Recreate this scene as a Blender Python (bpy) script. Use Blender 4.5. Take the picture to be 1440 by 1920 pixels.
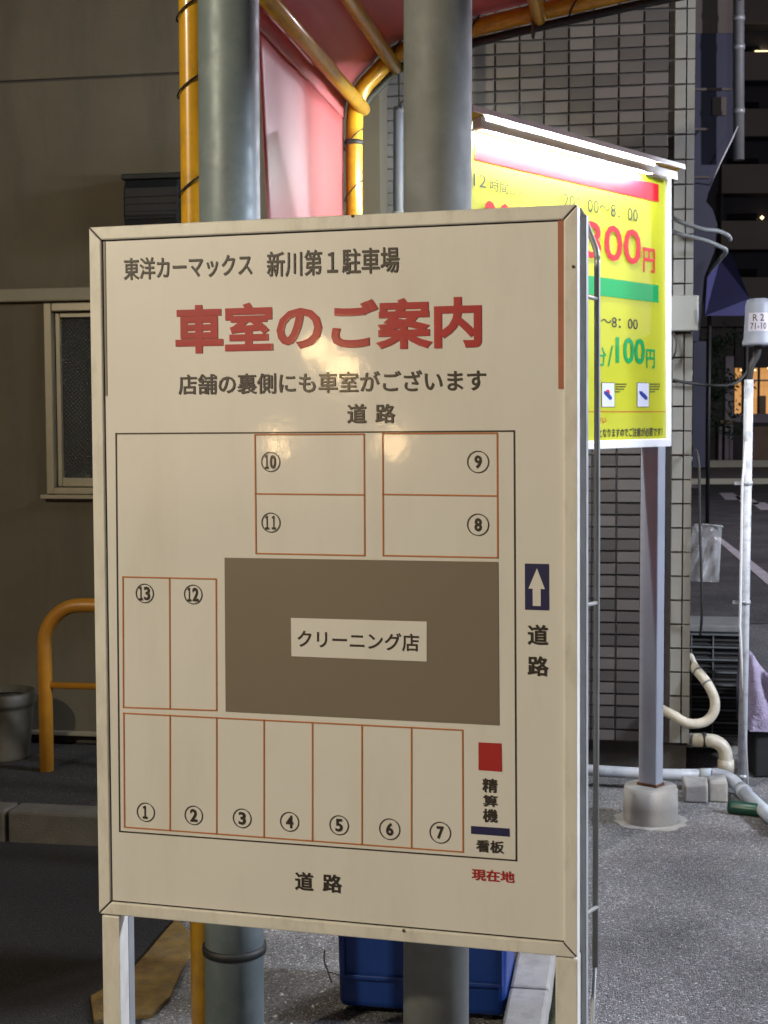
import bpy, bmesh, math, random
from mathutils import Vector as V, Matrix

random.seed(7)
S = bpy.context.scene
for o in list(bpy.data.objects):
    bpy.data.objects.remove(o)
COL = S.collection

# ------------------------------------------------------------------ camera
F = 2662.0                      # focal length in photo pixels (1440 x 1920)
CAMZ = 1.5
PITCH = math.atan((960 - 795) / F)
ROLL = 0.0044
cam_d = bpy.data.cameras.new('camera')
cam_d.sensor_fit = 'VERTICAL'
cam_d.sensor_height = 36.0
cam_d.lens = F / 1920 * 36.0
cam_d.dof.use_dof = True
cam_d.dof.focus_distance = 2.6
cam_d.dof.aperture_fstop = 17.0
cam_d.clip_start = 0.05
cam_d.clip_end = 1000
cam = bpy.data.objects.new('camera', cam_d)
COL.objects.link(cam)
CAM_R = Matrix.Rotation(math.pi / 2 - PITCH, 3, 'X') @ Matrix.Rotation(-ROLL, 3, 'Z')
cam.matrix_world = Matrix.Translation((0, 0, CAMZ)) @ CAM_R.to_4x4()
S.camera = cam
C0 = V((0, 0, CAMZ))

# ------------------------------------------------------------------ sky, sun, exposure
SUN_EL, SUN_AZ = math.radians(2.0), math.radians(215.0)
w = bpy.data.worlds.new('World')
S.world = w
w.use_nodes = True
nt = w.node_tree
nt.nodes.clear()
sky = nt.nodes.new('ShaderNodeTexSky')
sky.sky_type = 'NISHITA'
sky.sun_disc = False
sky.sun_elevation = SUN_EL
sky.sun_rotation = SUN_AZ
bg = nt.nodes.new('ShaderNodeBackground')
bg.inputs['Strength'].default_value = 0.008
wo = nt.nodes.new('ShaderNodeOutputWorld')
nt.links.new(sky.outputs[0], bg.inputs[0])
nt.links.new(bg.outputs[0], wo.inputs[0])
sun_d = bpy.data.lights.new('sun', 'SUN')
sun_d.energy = 0.02
sun_d.angle = math.radians(10)
sun_d.color = (1.0, 0.9, 0.78)
sun = bpy.data.objects.new('sun', sun_d)
COL.objects.link(sun)
_sd = V((math.sin(SUN_AZ) * math.cos(SUN_EL), math.cos(SUN_AZ) * math.cos(SUN_EL), math.sin(SUN_EL)))
sun.rotation_euler = _sd.to_track_quat('Z', 'Y').to_euler()
S.view_settings.view_transform = 'Standard'
S.view_settings.look = 'None'
S.view_settings.exposure = 0.0
S.view_settings.gamma = 1.0
S.view_settings.use_curve_mapping = False
S.render.engine = 'CYCLES'
S.cycles.use_denoising = True
S.cycles.max_bounces = 8
S.cycles.sample_clamp_indirect = 4.0


# ------------------------------------------------------------------ pixel helpers
def ray(px, py):
    return CAM_R @ V(((px - 720) / F, -(py - 960) / F, -1.0))


def atd(px, py, y):
    r = ray(px, py)
    return C0 + r * (y / r.y)


def gnd(px, py, z=0.0):
    r = ray(px, py)
    return C0 + r * ((z - CAMZ) / r.z)


def onpl(px, py, p, n):
    r = ray(px, py)
    return C0 + r * ((p - C0).dot(n) / r.dot(n))


def proj(p):
    q = CAM_R.transposed() @ (p - C0)
    return 720 + F * q.x / -q.z, 960 - F * q.y / -q.z


TH = math.radians(10.0)
GD = V((math.sin(TH), math.cos(TH), 0))      # street grid: away from the camera
GP = V((math.cos(TH), -math.sin(TH), 0))     # street grid: to the side
UP = V((0, 0, 1))


# ------------------------------------------------------------------ materials
def mat(name, base, rough=0.6, metal=0.0, var=0.12, scale=8.0, bump=0.0, bscale=60.0, coat=0.0,
        spec=0.5, dirt=None, dirt_scale=3.0, dirt_amt=0.5, rvar=0.0, emit=None, estr=0.0, trans=0.0,
        subs=0.0, alpha=1.0, coat_rough=0.08, stretch=None):
    m = bpy.data.materials.new(name)
    m.use_nodes = True
    t = m.node_tree
    L = t.links
    b = t.nodes['Principled BSDF']
    tc = t.nodes.new('ShaderNodeTexCoord')
    n1 = t.nodes.new('ShaderNodeTexNoise')
    n1.inputs['Scale'].default_value = scale
    n1.inputs['Detail'].default_value = 6
    L.new(tc.outputs['Object'], n1.inputs['Vector'])
    r1 = t.nodes.new('ShaderNodeValToRGB')
    r1.color_ramp.elements[0].position = 0.3
    r1.color_ramp.elements[1].position = 0.7
    r1.color_ramp.elements[0].color = [c * (1 - var) for c in base] + [1]
    r1.color_ramp.elements[1].color = [min(1, c * (1 + var)) for c in base] + [1]
    L.new(n1.outputs['Fac'], r1.inputs['Fac'])
    col = r1.outputs['Color']
    if dirt:
        n2 = t.nodes.new('ShaderNodeTexNoise')
        n2.inputs['Scale'].default_value = dirt_scale
        n2.inputs['Detail'].default_value = 8
        n2.inputs['Roughness'].default_value = 0.65
        if stretch:
            mp = t.nodes.new('ShaderNodeMapping')
            mp.inputs['Scale'].default_value = stretch
            L.new(tc.outputs['Object'], mp.inputs['Vector'])
            L.new(mp.outputs[0], n2.inputs['Vector'])
        else:
            L.new(tc.outputs['Object'], n2.inputs['Vector'])
        r2 = t.nodes.new('ShaderNodeValToRGB')
        r2.color_ramp.elements[0].position = 0.48
        r2.color_ramp.elements[1].position = 0.72
        r2.color_ramp.elements[0].color = (0, 0, 0, 1)
        r2.color_ramp.elements[1].color = (dirt_amt,) * 3 + (1,)
        L.new(n2.outputs['Fac'], r2.inputs['Fac'])
        mx = t.nodes.new('ShaderNodeMix')
        mx.data_type = 'RGBA'
        L.new(r2.outputs['Color'], mx.inputs[0])
        L.new(col, mx.inputs[6])
        mx.inputs[7].default_value = list(dirt) + [1]
        col = mx.outputs[2]
    L.new(col, b.inputs['Base Color'])
    b.inputs['Roughness'].default_value = rough
    if rvar:
        n4 = t.nodes.new('ShaderNodeTexNoise')
        n4.inputs['Scale'].default_value = scale * 2.3
        n4.inputs['Detail'].default_value = 5
        L.new(tc.outputs['Object'], n4.inputs['Vector'])
        mr = t.nodes.new('ShaderNodeMapRange')
        mr.inputs[1].default_value = 0.3
        mr.inputs[2].default_value = 0.7
        mr.inputs[3].default_value = max(0.02, rough - rvar)
        mr.inputs[4].default_value = min(1, rough + rvar)
        L.new(n4.outputs['Fac'], mr.inputs[0])
        L.new(mr.outputs[0], b.inputs['Roughness'])
    b.inputs['Metallic'].default_value = metal
    b.inputs['Specular IOR Level'].default_value = spec
    b.inputs['Coat Weight'].default_value = coat
    b.inputs['Coat Roughness'].default_value = coat_rough
    b.inputs['Transmission Weight'].default_value = trans
    b.inputs['Alpha'].default_value = alpha
    if subs:
        b.inputs['Subsurface Weight'].default_value = subs
    if emit:
        b.inputs['Emission Color'].default_value = list(emit) + [1]
        b.inputs['Emission Strength'].default_value = estr
    if bump:
        n3 = t.nodes.new('ShaderNodeTexNoise')
        n3.inputs['Scale'].default_value = bscale
        n3.inputs['Detail'].default_value = 4
        L.new(tc.outputs['Object'], n3.inputs['Vector'])
        bp = t.nodes.new('ShaderNodeBump')
        bp.inputs['Strength'].default_value = bump
        bp.inputs['Distance'].default_value = 0.01
        L.new(n3.outputs['Fac'], bp.inputs['Height'])
        L.new(bp.outputs[0], b.inputs['Normal'])
        if coat:
            L.new(bp.outputs[0], b.inputs['Coat Normal'])
    return m


def asphalt(name, dark, light, speck, vscale=130.0):
    m = bpy.data.materials.new(name)
    m.use_nodes = True
    t = m.node_tree
    L = t.links
    b = t.nodes['Principled BSDF']
    tc = t.nodes.new('ShaderNodeTexCoord')
    vo = t.nodes.new('ShaderNodeTexVoronoi')
    vo.inputs['Scale'].default_value = vscale
    L.new(tc.outputs['Object'], vo.inputs['Vector'])
    sep = t.nodes.new('ShaderNodeSeparateColor')
    L.new(vo.outputs['Color'], sep.inputs[0])
    r = t.nodes.new('ShaderNodeValToRGB')
    e = r.color_ramp.elements
    e[0].color = (dark, dark, dark * 1.02, 1)
    e[1].position = 0.62
    e[1].color = (light, light, light * 1.03, 1)
    x = e.new(0.93)
    x.color = (light * 1.25,) * 3 + (1,)
    x = e.new(0.99)
    x.color = (speck, speck, speck * 1.02, 1)
    L.new(sep.outputs[0], r.inputs['Fac'])
    n = t.nodes.new('ShaderNodeTexNoise')
    n.inputs['Scale'].default_value = 1.6
    n.inputs['Detail'].default_value = 9
    n.inputs['Roughness'].default_value = 0.62
    L.new(tc.outputs['Object'], n.inputs['Vector'])
    r2 = t.nodes.new('ShaderNodeValToRGB')
    r2.color_ramp.elements[0].position = 0.3
    r2.color_ramp.elements[1].position = 0.72
    r2.color_ramp.elements[0].color = (0.45, 0.45, 0.46, 1)
    r2.color_ramp.elements[1].color = (1.35, 1.32, 1.3, 1)
    L.new(n.outputs['Fac'], r2.inputs['Fac'])
    mx = t.nodes.new('ShaderNodeMix')
    mx.data_type = 'RGBA'
    mx.blend_type = 'MULTIPLY'
    mx.inputs[0].default_value = 1
    L.new(r.outputs['Color'], mx.inputs[6])
    L.new(r2.outputs['Color'], mx.inputs[7])
    L.new(mx.outputs[2], b.inputs['Base Color'])
    b.inputs['Roughness'].default_value = 0.75
    bp = t.nodes.new('ShaderNodeBump')
    bp.inputs['Strength'].default_value = 0.9
    bp.inputs['Distance'].default_value = 0.006
    bp.invert = True
    L.new(vo.outputs['Distance'], bp.inputs['Height'])
    bp2 = t.nodes.new('ShaderNodeBump')
    bp2.inputs['Strength'].default_value = 0.35
    bp2.inputs['Distance'].default_value = 0.05
    L.new(n.outputs['Fac'], bp2.inputs['Height'])
    L.new(bp2.outputs[0], bp.inputs['Normal'])
    L.new(bp.outputs[0], b.inputs['Normal'])
    return m


M = {}
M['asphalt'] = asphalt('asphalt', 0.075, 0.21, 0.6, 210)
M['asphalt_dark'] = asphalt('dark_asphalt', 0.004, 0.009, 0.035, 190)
M['road'] = asphalt('road_asphalt', 0.06, 0.1, 0.16, 60)
M['concrete'] = mat('concrete', (0.33, 0.32, 0.3), 0.85, var=0.25, scale=18, bump=0.2, bscale=260, dirt=(0.1, 0.095, 0.085), dirt_scale=9)
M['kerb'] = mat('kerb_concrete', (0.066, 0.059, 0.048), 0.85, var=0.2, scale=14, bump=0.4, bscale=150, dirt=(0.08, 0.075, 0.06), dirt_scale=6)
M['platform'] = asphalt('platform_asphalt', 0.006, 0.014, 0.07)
M['yellow_paint_worn'] = mat('worn_yellow_paint', (0.14, 0.085, 0.016), 0.85, var=0.3, scale=25, bump=0.5, bscale=140, dirt=(0.07, 0.055, 0.04), dirt_scale=12, dirt_amt=0.8)
M['moss'] = mat('moss', (0.05, 0.06, 0.025), 0.95, var=0.6, scale=90, bump=0.9, bscale=200, dirt=(0.2, 0.19, 0.17), dirt_scale=60)
M['sign_white'] = mat('sign_laminate', (0.76, 0.74, 0.7), 0.42, var=0.03, scale=3, coat=0.6, coat_rough=0.07, bump=0.035, bscale=14, dirt=(0.5, 0.46, 0.39), dirt_scale=7, dirt_amt=0.25, stretch=(1, 1, 0.22))
M['frame_white'] = mat('frame_white_enamel', (0.74, 0.72, 0.66), 0.38, var=0.05, scale=7, dirt=(0.4, 0.36, 0.29), dirt_scale=34, dirt_amt=0.4, stretch=(1, 1, 0.35), bump=0.03, bscale=60)
M['joint_dark'] = mat('joint_grime_and_shade', (0.03, 0.025, 0.02), 0.9)
M['alu'] = mat('brushed_aluminium', (0.36, 0.375, 0.385), 0.42, metal=0.2, var=0.1, scale=12, rvar=0.12)
M['alu_dull'] = mat('dull_aluminium', (0.33, 0.34, 0.32), 0.45, metal=0.3, var=0.15, scale=12, rvar=0.1)
M['ink_black'] = mat('black_print', (0.035, 0.027, 0.022), 0.45, var=0.1, coat=0.5, coat_rough=0.13)
M['ink_red'] = mat('red_print', (0.42, 0.018, 0.018), 0.5, var=0.08, coat=0.25, coat_rough=0.13)
M['ink_orange'] = mat('orange_print', (0.5, 0.17, 0.04), 0.5, var=0.05)
M['ink_brown'] = mat('taupe_print', (0.2, 0.165, 0.125), 0.45, var=0.04, scale=3, coat=0.5, coat_rough=0.14, bump=0.03, bscale=14)
M['ink_navy'] = mat('navy_print', (0.02, 0.02, 0.09), 0.45, var=0.05, coat=0.4)
M['ink_fade'] = mat('faded_red_tape', (0.4, 0.14, 0.075), 0.6, var=0.1, scale=30)
M['galv'] = mat('galvanised_steel', (0.19, 0.235, 0.245), 0.5, metal=0.15, var=0.14, scale=11, dirt=(0.36, 0.41, 0.42), dirt_scale=14, dirt_amt=0.4, rvar=0.08, bump=0.05, bscale=30)
M['galv_dark'] = mat('weathered_galvanised_steel', (0.175, 0.185, 0.178), 0.65, metal=0.0, var=0.2, scale=9, dirt=(0.25, 0.27, 0.265), dirt_scale=16, dirt_amt=0.4, rvar=0.1)
M['black'] = mat('black_rubber', (0.012, 0.012, 0.013), 0.6)
M['yellow'] = mat('yellow_enamel', (0.62, 0.33, 0.014), 0.32, var=0.1, scale=14, coat=0.3, dirt=(0.22, 0.11, 0.02), dirt_scale=16, dirt_amt=0.5)
M['rail_yellow'] = mat('rail_yellow_enamel', (0.33, 0.145, 0.012), 0.4, var=0.1, scale=14, dirt=(0.2, 0.1, 0.02), dirt_scale=16, dirt_amt=0.4)
M['stucco'] = mat('taupe_stucco', (0.078, 0.066, 0.044), 0.9, var=0.08, scale=5, bump=0.35, bscale=260, dirt=(0.046, 0.038, 0.027), dirt_scale=4, dirt_amt=0.85, stretch=(1, 1, 0.16))
M['stucco_light'] = mat('pale_flashing', (0.15, 0.135, 0.095), 0.6, var=0.08, dirt=(0.16, 0.14, 0.11), dirt_scale=4)
M['foundation'] = mat('dark_foundation', (0.05, 0.047, 0.042), 0.9, var=0.3, bump=0.3)
M['window_alu'] = mat('window_aluminium', (0.2, 0.175, 0.125), 0.4, metal=0.3, var=0.1)
M['room_dark'] = mat('dark_room', (0.012, 0.012, 0.013), 0.9)
M['vent'] = mat('vent_enamel', (0.008, 0.0085, 0.011), 0.55, var=0.2, scale=12, spec=0.15)
M['pot'] = mat('beige_pot', (0.042, 0.037, 0.027), 0.6, var=0.1, dirt=(0.12, 0.1, 0.07), dirt_scale=6)
M['soil'] = mat('soil', (0.03, 0.024, 0.018), 0.95, var=0.4, scale=60, bump=0.8)
M['tile'] = mat('glazed_tile', (0.095, 0.088, 0.085), 0.42, var=0.22, scale=5.5, bump=0.08, bscale=40, dirt=(0.16, 0.14, 0.13), dirt_scale=2.5)
M['tile_pale'] = mat('pale_corner_tile', (0.21, 0.205, 0.185), 0.35, var=0.12, scale=5.5, bump=0.06, bscale=40)
M['grout'] = mat('dark_grout', (0.05, 0.045, 0.045), 0.95, var=0.2, scale=40)
M['blue_plastic'] = mat('blue_plastic', (0.006, 0.036, 0.2), 0.4, var=0.1, scale=8, bump=0.03, bscale=90)
M['tarp'] = None
M['white_enamel'] = mat('white_enamel', (0.75, 0.76, 0.77), 0.3, var=0.04)
M['white_pipe'] = mat('flaking_white_paint', (0.52, 0.54, 0.57), 0.5, var=0.05, dirt=(0.2, 0.2, 0.21), dirt_scale=22, dirt_amt=0.8)
M['poster_yellow'] = mat('yellow_poster', (0.45, 0.46, 0.01), 0.45, var=0.02, coat=0.5, coat_rough=0.28)
M['poster_red'] = mat('poster_red_ink', (0.55, 0.003, 0.012), 0.4, var=0.02)
M['poster_green'] = mat('poster_green_ink', (0.0, 0.29, 0.075), 0.4, var=0.02)
M['poster_black'] = mat('poster_black_ink', (0.03, 0.035, 0.02), 0.4, var=0.02)
M['poster_white'] = mat('poster_white_ink', (0.6, 0.62, 0.72), 0.4, var=0.02)
M['poster_blue'] = mat('poster_blue_ink', (0.02, 0.04, 0.25), 0.4, var=0.02)
M['tube_lit'] = mat('fluorescent_tube', (0.8, 0.8, 0.8), 0.4, var=0.0, emit=(0.93, 0.97, 1.0), estr=330.0)
M['tube_lit_bright'] = mat('new_fluorescent_tube', (0.8, 0.8, 0.8), 0.4, var=0.0, emit=(0.88, 0.95, 1.0), estr=330.0)
M['hood'] = mat('hood_grey_enamel', (0.42, 0.44, 0.5), 0.5, var=0.1)
M['hood_in'] = mat('hood_white_inside', (0.75, 0.75, 0.72), 0.4, var=0.03)
M['pvc_grey'] = mat('grey_pvc', (0.36, 0.38, 0.41), 0.45, var=0.12, scale=14, dirt=(0.16, 0.16, 0.16), dirt_scale=9, dirt_amt=0.6)
M['pvc_blue'] = mat('pale_blue_grey_pvc', (0.5, 0.56, 0.62), 0.42, var=0.06, dirt=(0.3, 0.32, 0.34), dirt_scale=14)
M['pvc_beige'] = mat('beige_pvc', (0.5, 0.46, 0.37), 0.45, var=0.1, dirt=(0.24, 0.21, 0.16), dirt_scale=11, dirt_amt=0.6)
M['post_paint'] = mat('pale_blue_grey_paint', (0.33, 0.36, 0.42), 0.4, var=0.06, scale=5, dirt=(0.2, 0.18, 0.165), dirt_scale=7, dirt_amt=0.35, stretch=(1, 1, 0.3))
M['drain_dark'] = mat('dark_drain_pipe', (0.045, 0.05, 0.065), 0.5, var=0.15)
M['hood_yellow'] = mat('hood_yellow_lining', (0.5, 0.3, 0.03), 0.45, var=0.05)
M['conduit'] = mat('grey_conduit', (0.14, 0.148, 0.15), 0.55, var=0.1)
M['boxplastic'] = mat('junction_box_plastic', (0.24, 0.24, 0.215), 0.45, var=0.04)
M['cap'] = mat('grey_cap_plastic', (0.24, 0.255, 0.29), 0.5, var=0.08, dirt=(0.25, 0.26, 0.28), dirt_scale=20)
M['label_white'] = mat('label_white', (0.5, 0.46, 0.5), 0.5, var=0.03)
M['acbody'] = mat('outdoor_unit_enamel', (0.22, 0.22, 0.21), 0.5, var=0.15, dirt=(0.1, 0.1, 0.1), dirt_scale=7)
M['lavender'] = mat('lavender_quilted_cloth', (0.34, 0.29, 0.4), 0.85, var=0.15, scale=30, bump=0.5, bscale=110)
M['green_plastic'] = mat('green_plastic', (0.004, 0.05, 0.03), 0.35)
M['dark_navy'] = mat('dark_navy_cladding', (0.03, 0.034, 0.06), 0.7, var=0.2, scale=0.6)
M['navy_tarp'] = mat('navy_awning_cloth', (0.05, 0.052, 0.16), 0.8, var=0.2, scale=0.8)
M['brown_wall'] = mat('brown_render', (0.1, 0.085, 0.075), 0.9, var=0.15, scale=0.5)
M['apt_wall'] = mat('apartment_wall', (0.09, 0.095, 0.12), 0.85, var=0.2, scale=0.3)
M['apt_band'] = mat('apartment_parapet', (0.4, 0.38, 0.36), 0.85, var=0.15, scale=0.3)
M['apt_glass'] = mat('apartment_dark_glass', (0.012, 0.014, 0.02), 0.15)
M['lit_warm'] = mat('lit_warm_window', (0.6, 0.4, 0.2), 0.5, var=0.7, scale=1.4, emit=(1.0, 0.47, 0.14), estr=0.6)
M['lit_lamp'] = mat('lit_far_lamp', (0.9, 0.8, 0.6), 0.5, emit=(1.0, 0.72, 0.38), estr=3.0)
M['shop_wall'] = mat('shop_dark_wall', (0.06, 0.055, 0.05), 0.8, var=0.3, scale=0.8)
M['shop_pale'] = mat('shop_pale_wood', (0.28, 0.2, 0.13), 0.7, var=0.2, scale=1.5)
M['shop_pillar'] = mat('shop_pillar', (0.3, 0.28, 0.3), 0.8, var=0.2, scale=2)
M['pavement'] = mat('pale_pavement', (0.32, 0.31, 0.29), 0.85, var=0.15, scale=0.8)
M['kerb_far'] = mat('pale_far_kerb', (0.55, 0.55, 0.42), 0.8, var=0.12, scale=1.2)
M['road_white'] = mat('road_white_paint', (0.6, 0.57, 0.6), 0.7, var=0.15, scale=6, dirt=(0.2, 0.2, 0.2), dirt_scale=5)
M['leaf'] = mat('dark_leaf', (0.03, 0.06, 0.03), 0.6, var=0.5, scale=3)
M['bark'] = mat('bark', (0.07, 0.055, 0.04), 0.9, var=0.3, scale=10)
M['grit'] = mat('pale_grit', (0.5, 0.5, 0.5), 0.8, var=0.4, scale=40)
M['rust'] = mat('rust', (0.13, 0.06, 0.03), 0.9, var=0.4, scale=40)
M['lamp_globe'] = mat('warm_lamp_globe', (0.9, 0.8, 0.6), 0.4, var=0.0, emit=(1.0, 0.66, 0.3), estr=58.0)
M['lamp_lens'] = mat('lamp_lens', (0.9, 0.85, 0.7), 0.4, var=0.0, emit=(1.0, 0.86, 0.56), estr=20.0)


M['lamp_lens_cool'] = mat('cool_lamp_lens', (0.85, 0.88, 0.9), 0.4, var=0.0, emit=(0.85, 0.92, 1.0), estr=20.0)


def tarp_material():
    m = bpy.data.materials.new('red_vinyl_tarpaulin')
    m.use_nodes = True
    t = m.node_tree
    L = t.links
    b = t.nodes['Principled BSDF']
    out = t.nodes['Material Output']
    tc = t.nodes.new('ShaderNodeTexCoord')
    n = t.nodes.new('ShaderNodeTexNoise')
    n.inputs['Scale'].default_value = 4
    n.inputs['Detail'].default_value = 7
    L.new(tc.outputs['Object'], n.inputs['Vector'])
    r = t.nodes.new('ShaderNodeValToRGB')
    r.color_ramp.elements[0].color = (0.6, 0.12, 0.13, 1)
    r.color_ramp.elements[1].color = (0.72, 0.19, 0.19, 1)
    L.new(n.outputs['Fac'], r.inputs['Fac'])
    L.new(r.outputs['Color'], b.inputs['Base Color'])
    b.inputs['Roughness'].default_value = 0.45
    b.inputs['Specular IOR Level'].default_value = 0.8
    b.inputs['Coat Weight'].default_value = 0.7
    b.inputs['Coat Roughness'].default_value = 0.5
    b.inputs['Coat IOR'].default_value = 1.6
    n2 = t.nodes.new('ShaderNodeTexNoise')
    n2.inputs['Scale'].default_value = 150
    L.new(tc.outputs['Object'], n2.inputs['Vector'])
    bp = t.nodes.new('ShaderNodeBump')
    bp.inputs['Strength'].default_value = 0.25
    bp.inputs['Distance'].default_value = 0.004
    L.new(n2.outputs['Fac'], bp.inputs['Height'])
    L.new(bp.outputs[0], b.inputs['Normal'])
    tr = t.nodes.new('ShaderNodeBsdfTranslucent')
    L.new(r.outputs['Color'], tr.inputs['Color'])
    mx = t.nodes.new('ShaderNodeMixShader')
    mx.inputs[0].default_value = 0.38
    L.new(b.outputs[0], mx.inputs[1])
    L.new(tr.outputs[0], mx.inputs[2])
    L.new(mx.outputs[0], out.inputs['Surface'])
    return m


def glass_material(name, diamonds):
    m = bpy.data.materials.new(name)
    m.use_nodes = True
    t = m.node_tree
    L = t.links
    b = t.nodes['Principled BSDF']
    b.inputs['Base Color'].default_value = (0.03, 0.03, 0.03, 1)
    b.inputs['Roughness'].default_value = 0.2
    b.inputs['Specular IOR Level'].default_value = 0.9
    if diamonds:
        tc = t.nodes.new('ShaderNodeTexCoord')
        mp = t.nodes.new('ShaderNodeMapping')
        mp.inputs['Rotation'].default_value = (0, math.radians(40), 0)
        L.new(tc.outputs['Object'], mp.inputs['Vector'])
        hs = []
        for ax in ('X', 'Z'):
            wv = t.nodes.new('ShaderNodeTexWave')
            wv.bands_direction = ax
            wv.inputs['Scale'].default_value = 24
            L.new(mp.outputs[0], wv.inputs['Vector'])
            hs.append(wv.outputs['Fac'])
        ad = t.nodes.new('ShaderNodeMath')
        ad.operation = 'ADD'
        L.new(hs[0], ad.inputs[0])
        L.new(hs[1], ad.inputs[1])
        bp = t.nodes.new('ShaderNodeBump')
        bp.inputs['Strength'].default_value = 1.0
        bp.inputs['Distance'].default_value = 0.006
        L.new(ad.outputs[0], bp.inputs['Height'])
        L.new(bp.outputs[0], b.inputs['Normal'])
    return m


M['tarp'] = tarp_material()
M['figured_glass'] = glass_material('figured_glass', True)
def film_material():
    m = mat('clear_polythene', (0.85, 0.87, 0.9), 0.16, var=0.03, spec=1.0, bump=0.8, bscale=22)
    t = m.node_tree
    tr = t.nodes.new('ShaderNodeBsdfTransparent')
    lw = t.nodes.new('ShaderNodeLayerWeight')
    lw.inputs['Blend'].default_value = 0.25
    mr = t.nodes.new('ShaderNodeMapRange')
    mr.inputs[3].default_value = 0.05
    mr.inputs[4].default_value = 0.75
    t.links.new(lw.outputs['Facing'], mr.inputs[0])
    mx = t.nodes.new('ShaderNodeMixShader')
    t.links.new(mr.outputs[0], mx.inputs[0])
    t.links.new(tr.outputs[0], mx.inputs[1])
    t.links.new(t.nodes['Principled BSDF'].outputs[0], mx.inputs[2])
    t.links.new(mx.outputs[0], t.nodes['Material Output'].inputs['Surface'])
    return m


M['bag'] = film_material()


# ------------------------------------------------------------------ mesh builder
class MB:
    def __init__(s):
        s.v, s.f, s.sm = [], [], []

    def add(s, vs, fs, smooth=False):
        k = len(s.v)
        s.v += [V(x) for x in vs]
        s.f += [tuple(i + k for i in f) for f in fs]
        s.sm += [smooth] * len(fs)
        return s

    def obox(s, c, ax, ay, az):
        """box from centre and three half-axis vectors"""
        c = V(c)
        vs = [c + ax * i + ay * j + az * k for k in (-1, 1) for j in (-1, 1) for i in (-1, 1)]
        fs = [(0, 2, 3, 1), (4, 5, 7, 6), (0, 1, 5, 4), (2, 6, 7, 3), (0, 4, 6, 2), (1, 3, 7, 5)]
        if ax.cross(ay).dot(az) < 0:
            fs = [f[::-1] for f in fs]
        return s.add(vs, fs)

    def span(s, o, a, b, c, r):
        """box: origin o, unit axes a b c, ranges r=((a0,a1),(b0,b1),(c0,c1))"""
        (a0, a1), (b0, b1), (c0, c1) = r
        ctr = V(o) + a * ((a0 + a1) / 2) + b * ((b0 + b1) / 2) + c * ((c0 + c1) / 2)
        return s.obox(ctr, a * ((a1 - a0) / 2), b * ((b1 - b0) / 2), c * ((c1 - c0) / 2))

    def tube(s, path, r, seg=14, caps=True, rs=None):
        P = [V(p) for p in path]
        n = len(P)
        T = [(P[min(i + 1, n - 1)] - P[max(i - 1, 0)]).normalized() for i in range(n)]
        a = T[0].orthogonal().normalized()
        vs = []
        for i in range(n):
            a = (a - T[i] * a.dot(T[i])).normalized()
            b = T[i].cross(a)
            ri = rs[i] if rs else r
            for k in range(seg):
                t = 2 * math.pi * k / seg
                vs.append(P[i] + (a * math.cos(t) + b * math.sin(t)) * ri)
        fs = [(i * seg + k, i * seg + (k + 1) % seg, (i + 1) * seg + (k + 1) % seg, (i + 1) * seg + k)
              for i in range(n - 1) for k in range(seg)]
        s.add(vs, fs, True)
        if caps:
            k0 = len(s.v) - len(vs)
            s.f += [tuple(k0 + k for k in range(seg))[::-1], tuple(k0 + (n - 1) * seg + k for k in range(seg))]
            s.sm += [False, False]
        return s

    def lathe(s, c, prof, seg=28, axis=UP):
        """profile list of (radius, height) about axis"""
        c = V(c)
        a = axis.orthogonal().normalized()
        b = axis.cross(a)
        vs = [c + axis * h + (a * math.cos(2 * math.pi * k / seg) + b * math.sin(2 * math.pi * k / seg)) * r
              for r, h in prof for k in range(seg)]
        fs = [(i * seg + k, i * seg + (k + 1) % seg, (i + 1) * seg + (k + 1) % seg, (i + 1) * seg + k)
              for i in range(len(prof) - 1) for k in range(seg)]
        s.add(vs, fs, True)
        k0 = len(s.v) - len(vs)
        if prof[0][0] > 1e-4:
            s.f.append(tuple(k0 + k for k in range(seg))[::-1]); s.sm.append(False)
        if prof[-1][0] > 1e-4:
            s.f.append(tuple(k0 + (len(prof) - 1) * seg + k for k in range(seg))); s.sm.append(False)
        return s

    def prism(s, poly, ext):
        """polygon (list of points) extruded by vector ext"""
        n = len(poly)
        P = [V(p) for p in poly]
        vs = P + [p + ext for p in P]
        fs = [tuple(range(n))[::-1], tuple(range(n, 2 * n))]
        fs += [(i, (i + 1) % n, n + (i + 1) % n, n + i) for i in range(n)]
        nrm = (P[1] - P[0]).cross(P[2] - P[1])
        return s.add(vs, fs)

    def build(s, name, m, parent=None, bevel=0.0, bseg=2, smooth_all=False):
        off = V(parent_world(parent)) if parent else V((0, 0, 0))
        me = bpy.data.meshes.new(name)
        me.from_pydata([tuple(p - off) for p in s.v], [], s.f)
        for p, q in zip(me.polygons, s.sm):
            p.use_smooth = q
        bm = bmesh.new()
        bm.from_mesh(me)
        bmesh.ops.recalc_face_normals(bm, faces=bm.faces)
        if bevel:
            es = [e for e in bm.edges if len(e.link_faces) == 2 and e.calc_face_angle(0) > 0.6]
            bmesh.ops.bevel(bm, geom=es, offset=bevel, segments=bseg, profile=0.5, affect='EDGES', clamp_overlap=True)
        bm.to_mesh(me)
        bm.free()
        me.materials.append(M[m] if isinstance(m, str) else m)
        o = bpy.data.objects.new(name, me)
        COL.objects.link(o)
        if parent:
            o.parent = parent
        return o


def parent_world(p):
    l = V((0, 0, 0))
    while p is not None:
        l = l + p.location
        p = p.parent
    return l


def tag(o, label, cat, group=None):
    o['label'] = label
    o['category'] = cat
    if group:
        o['group'] = group
    return o


def thing(name, loc, label, cat, group=None):
    o = bpy.data.objects.new(name, None)
    o.empty_display_size = 0.1
    o.location = loc
    COL.objects.link(o)
    return tag(o, label, cat, group)


def struct(o):
    o['kind'] = 'structure'
    return o


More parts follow.
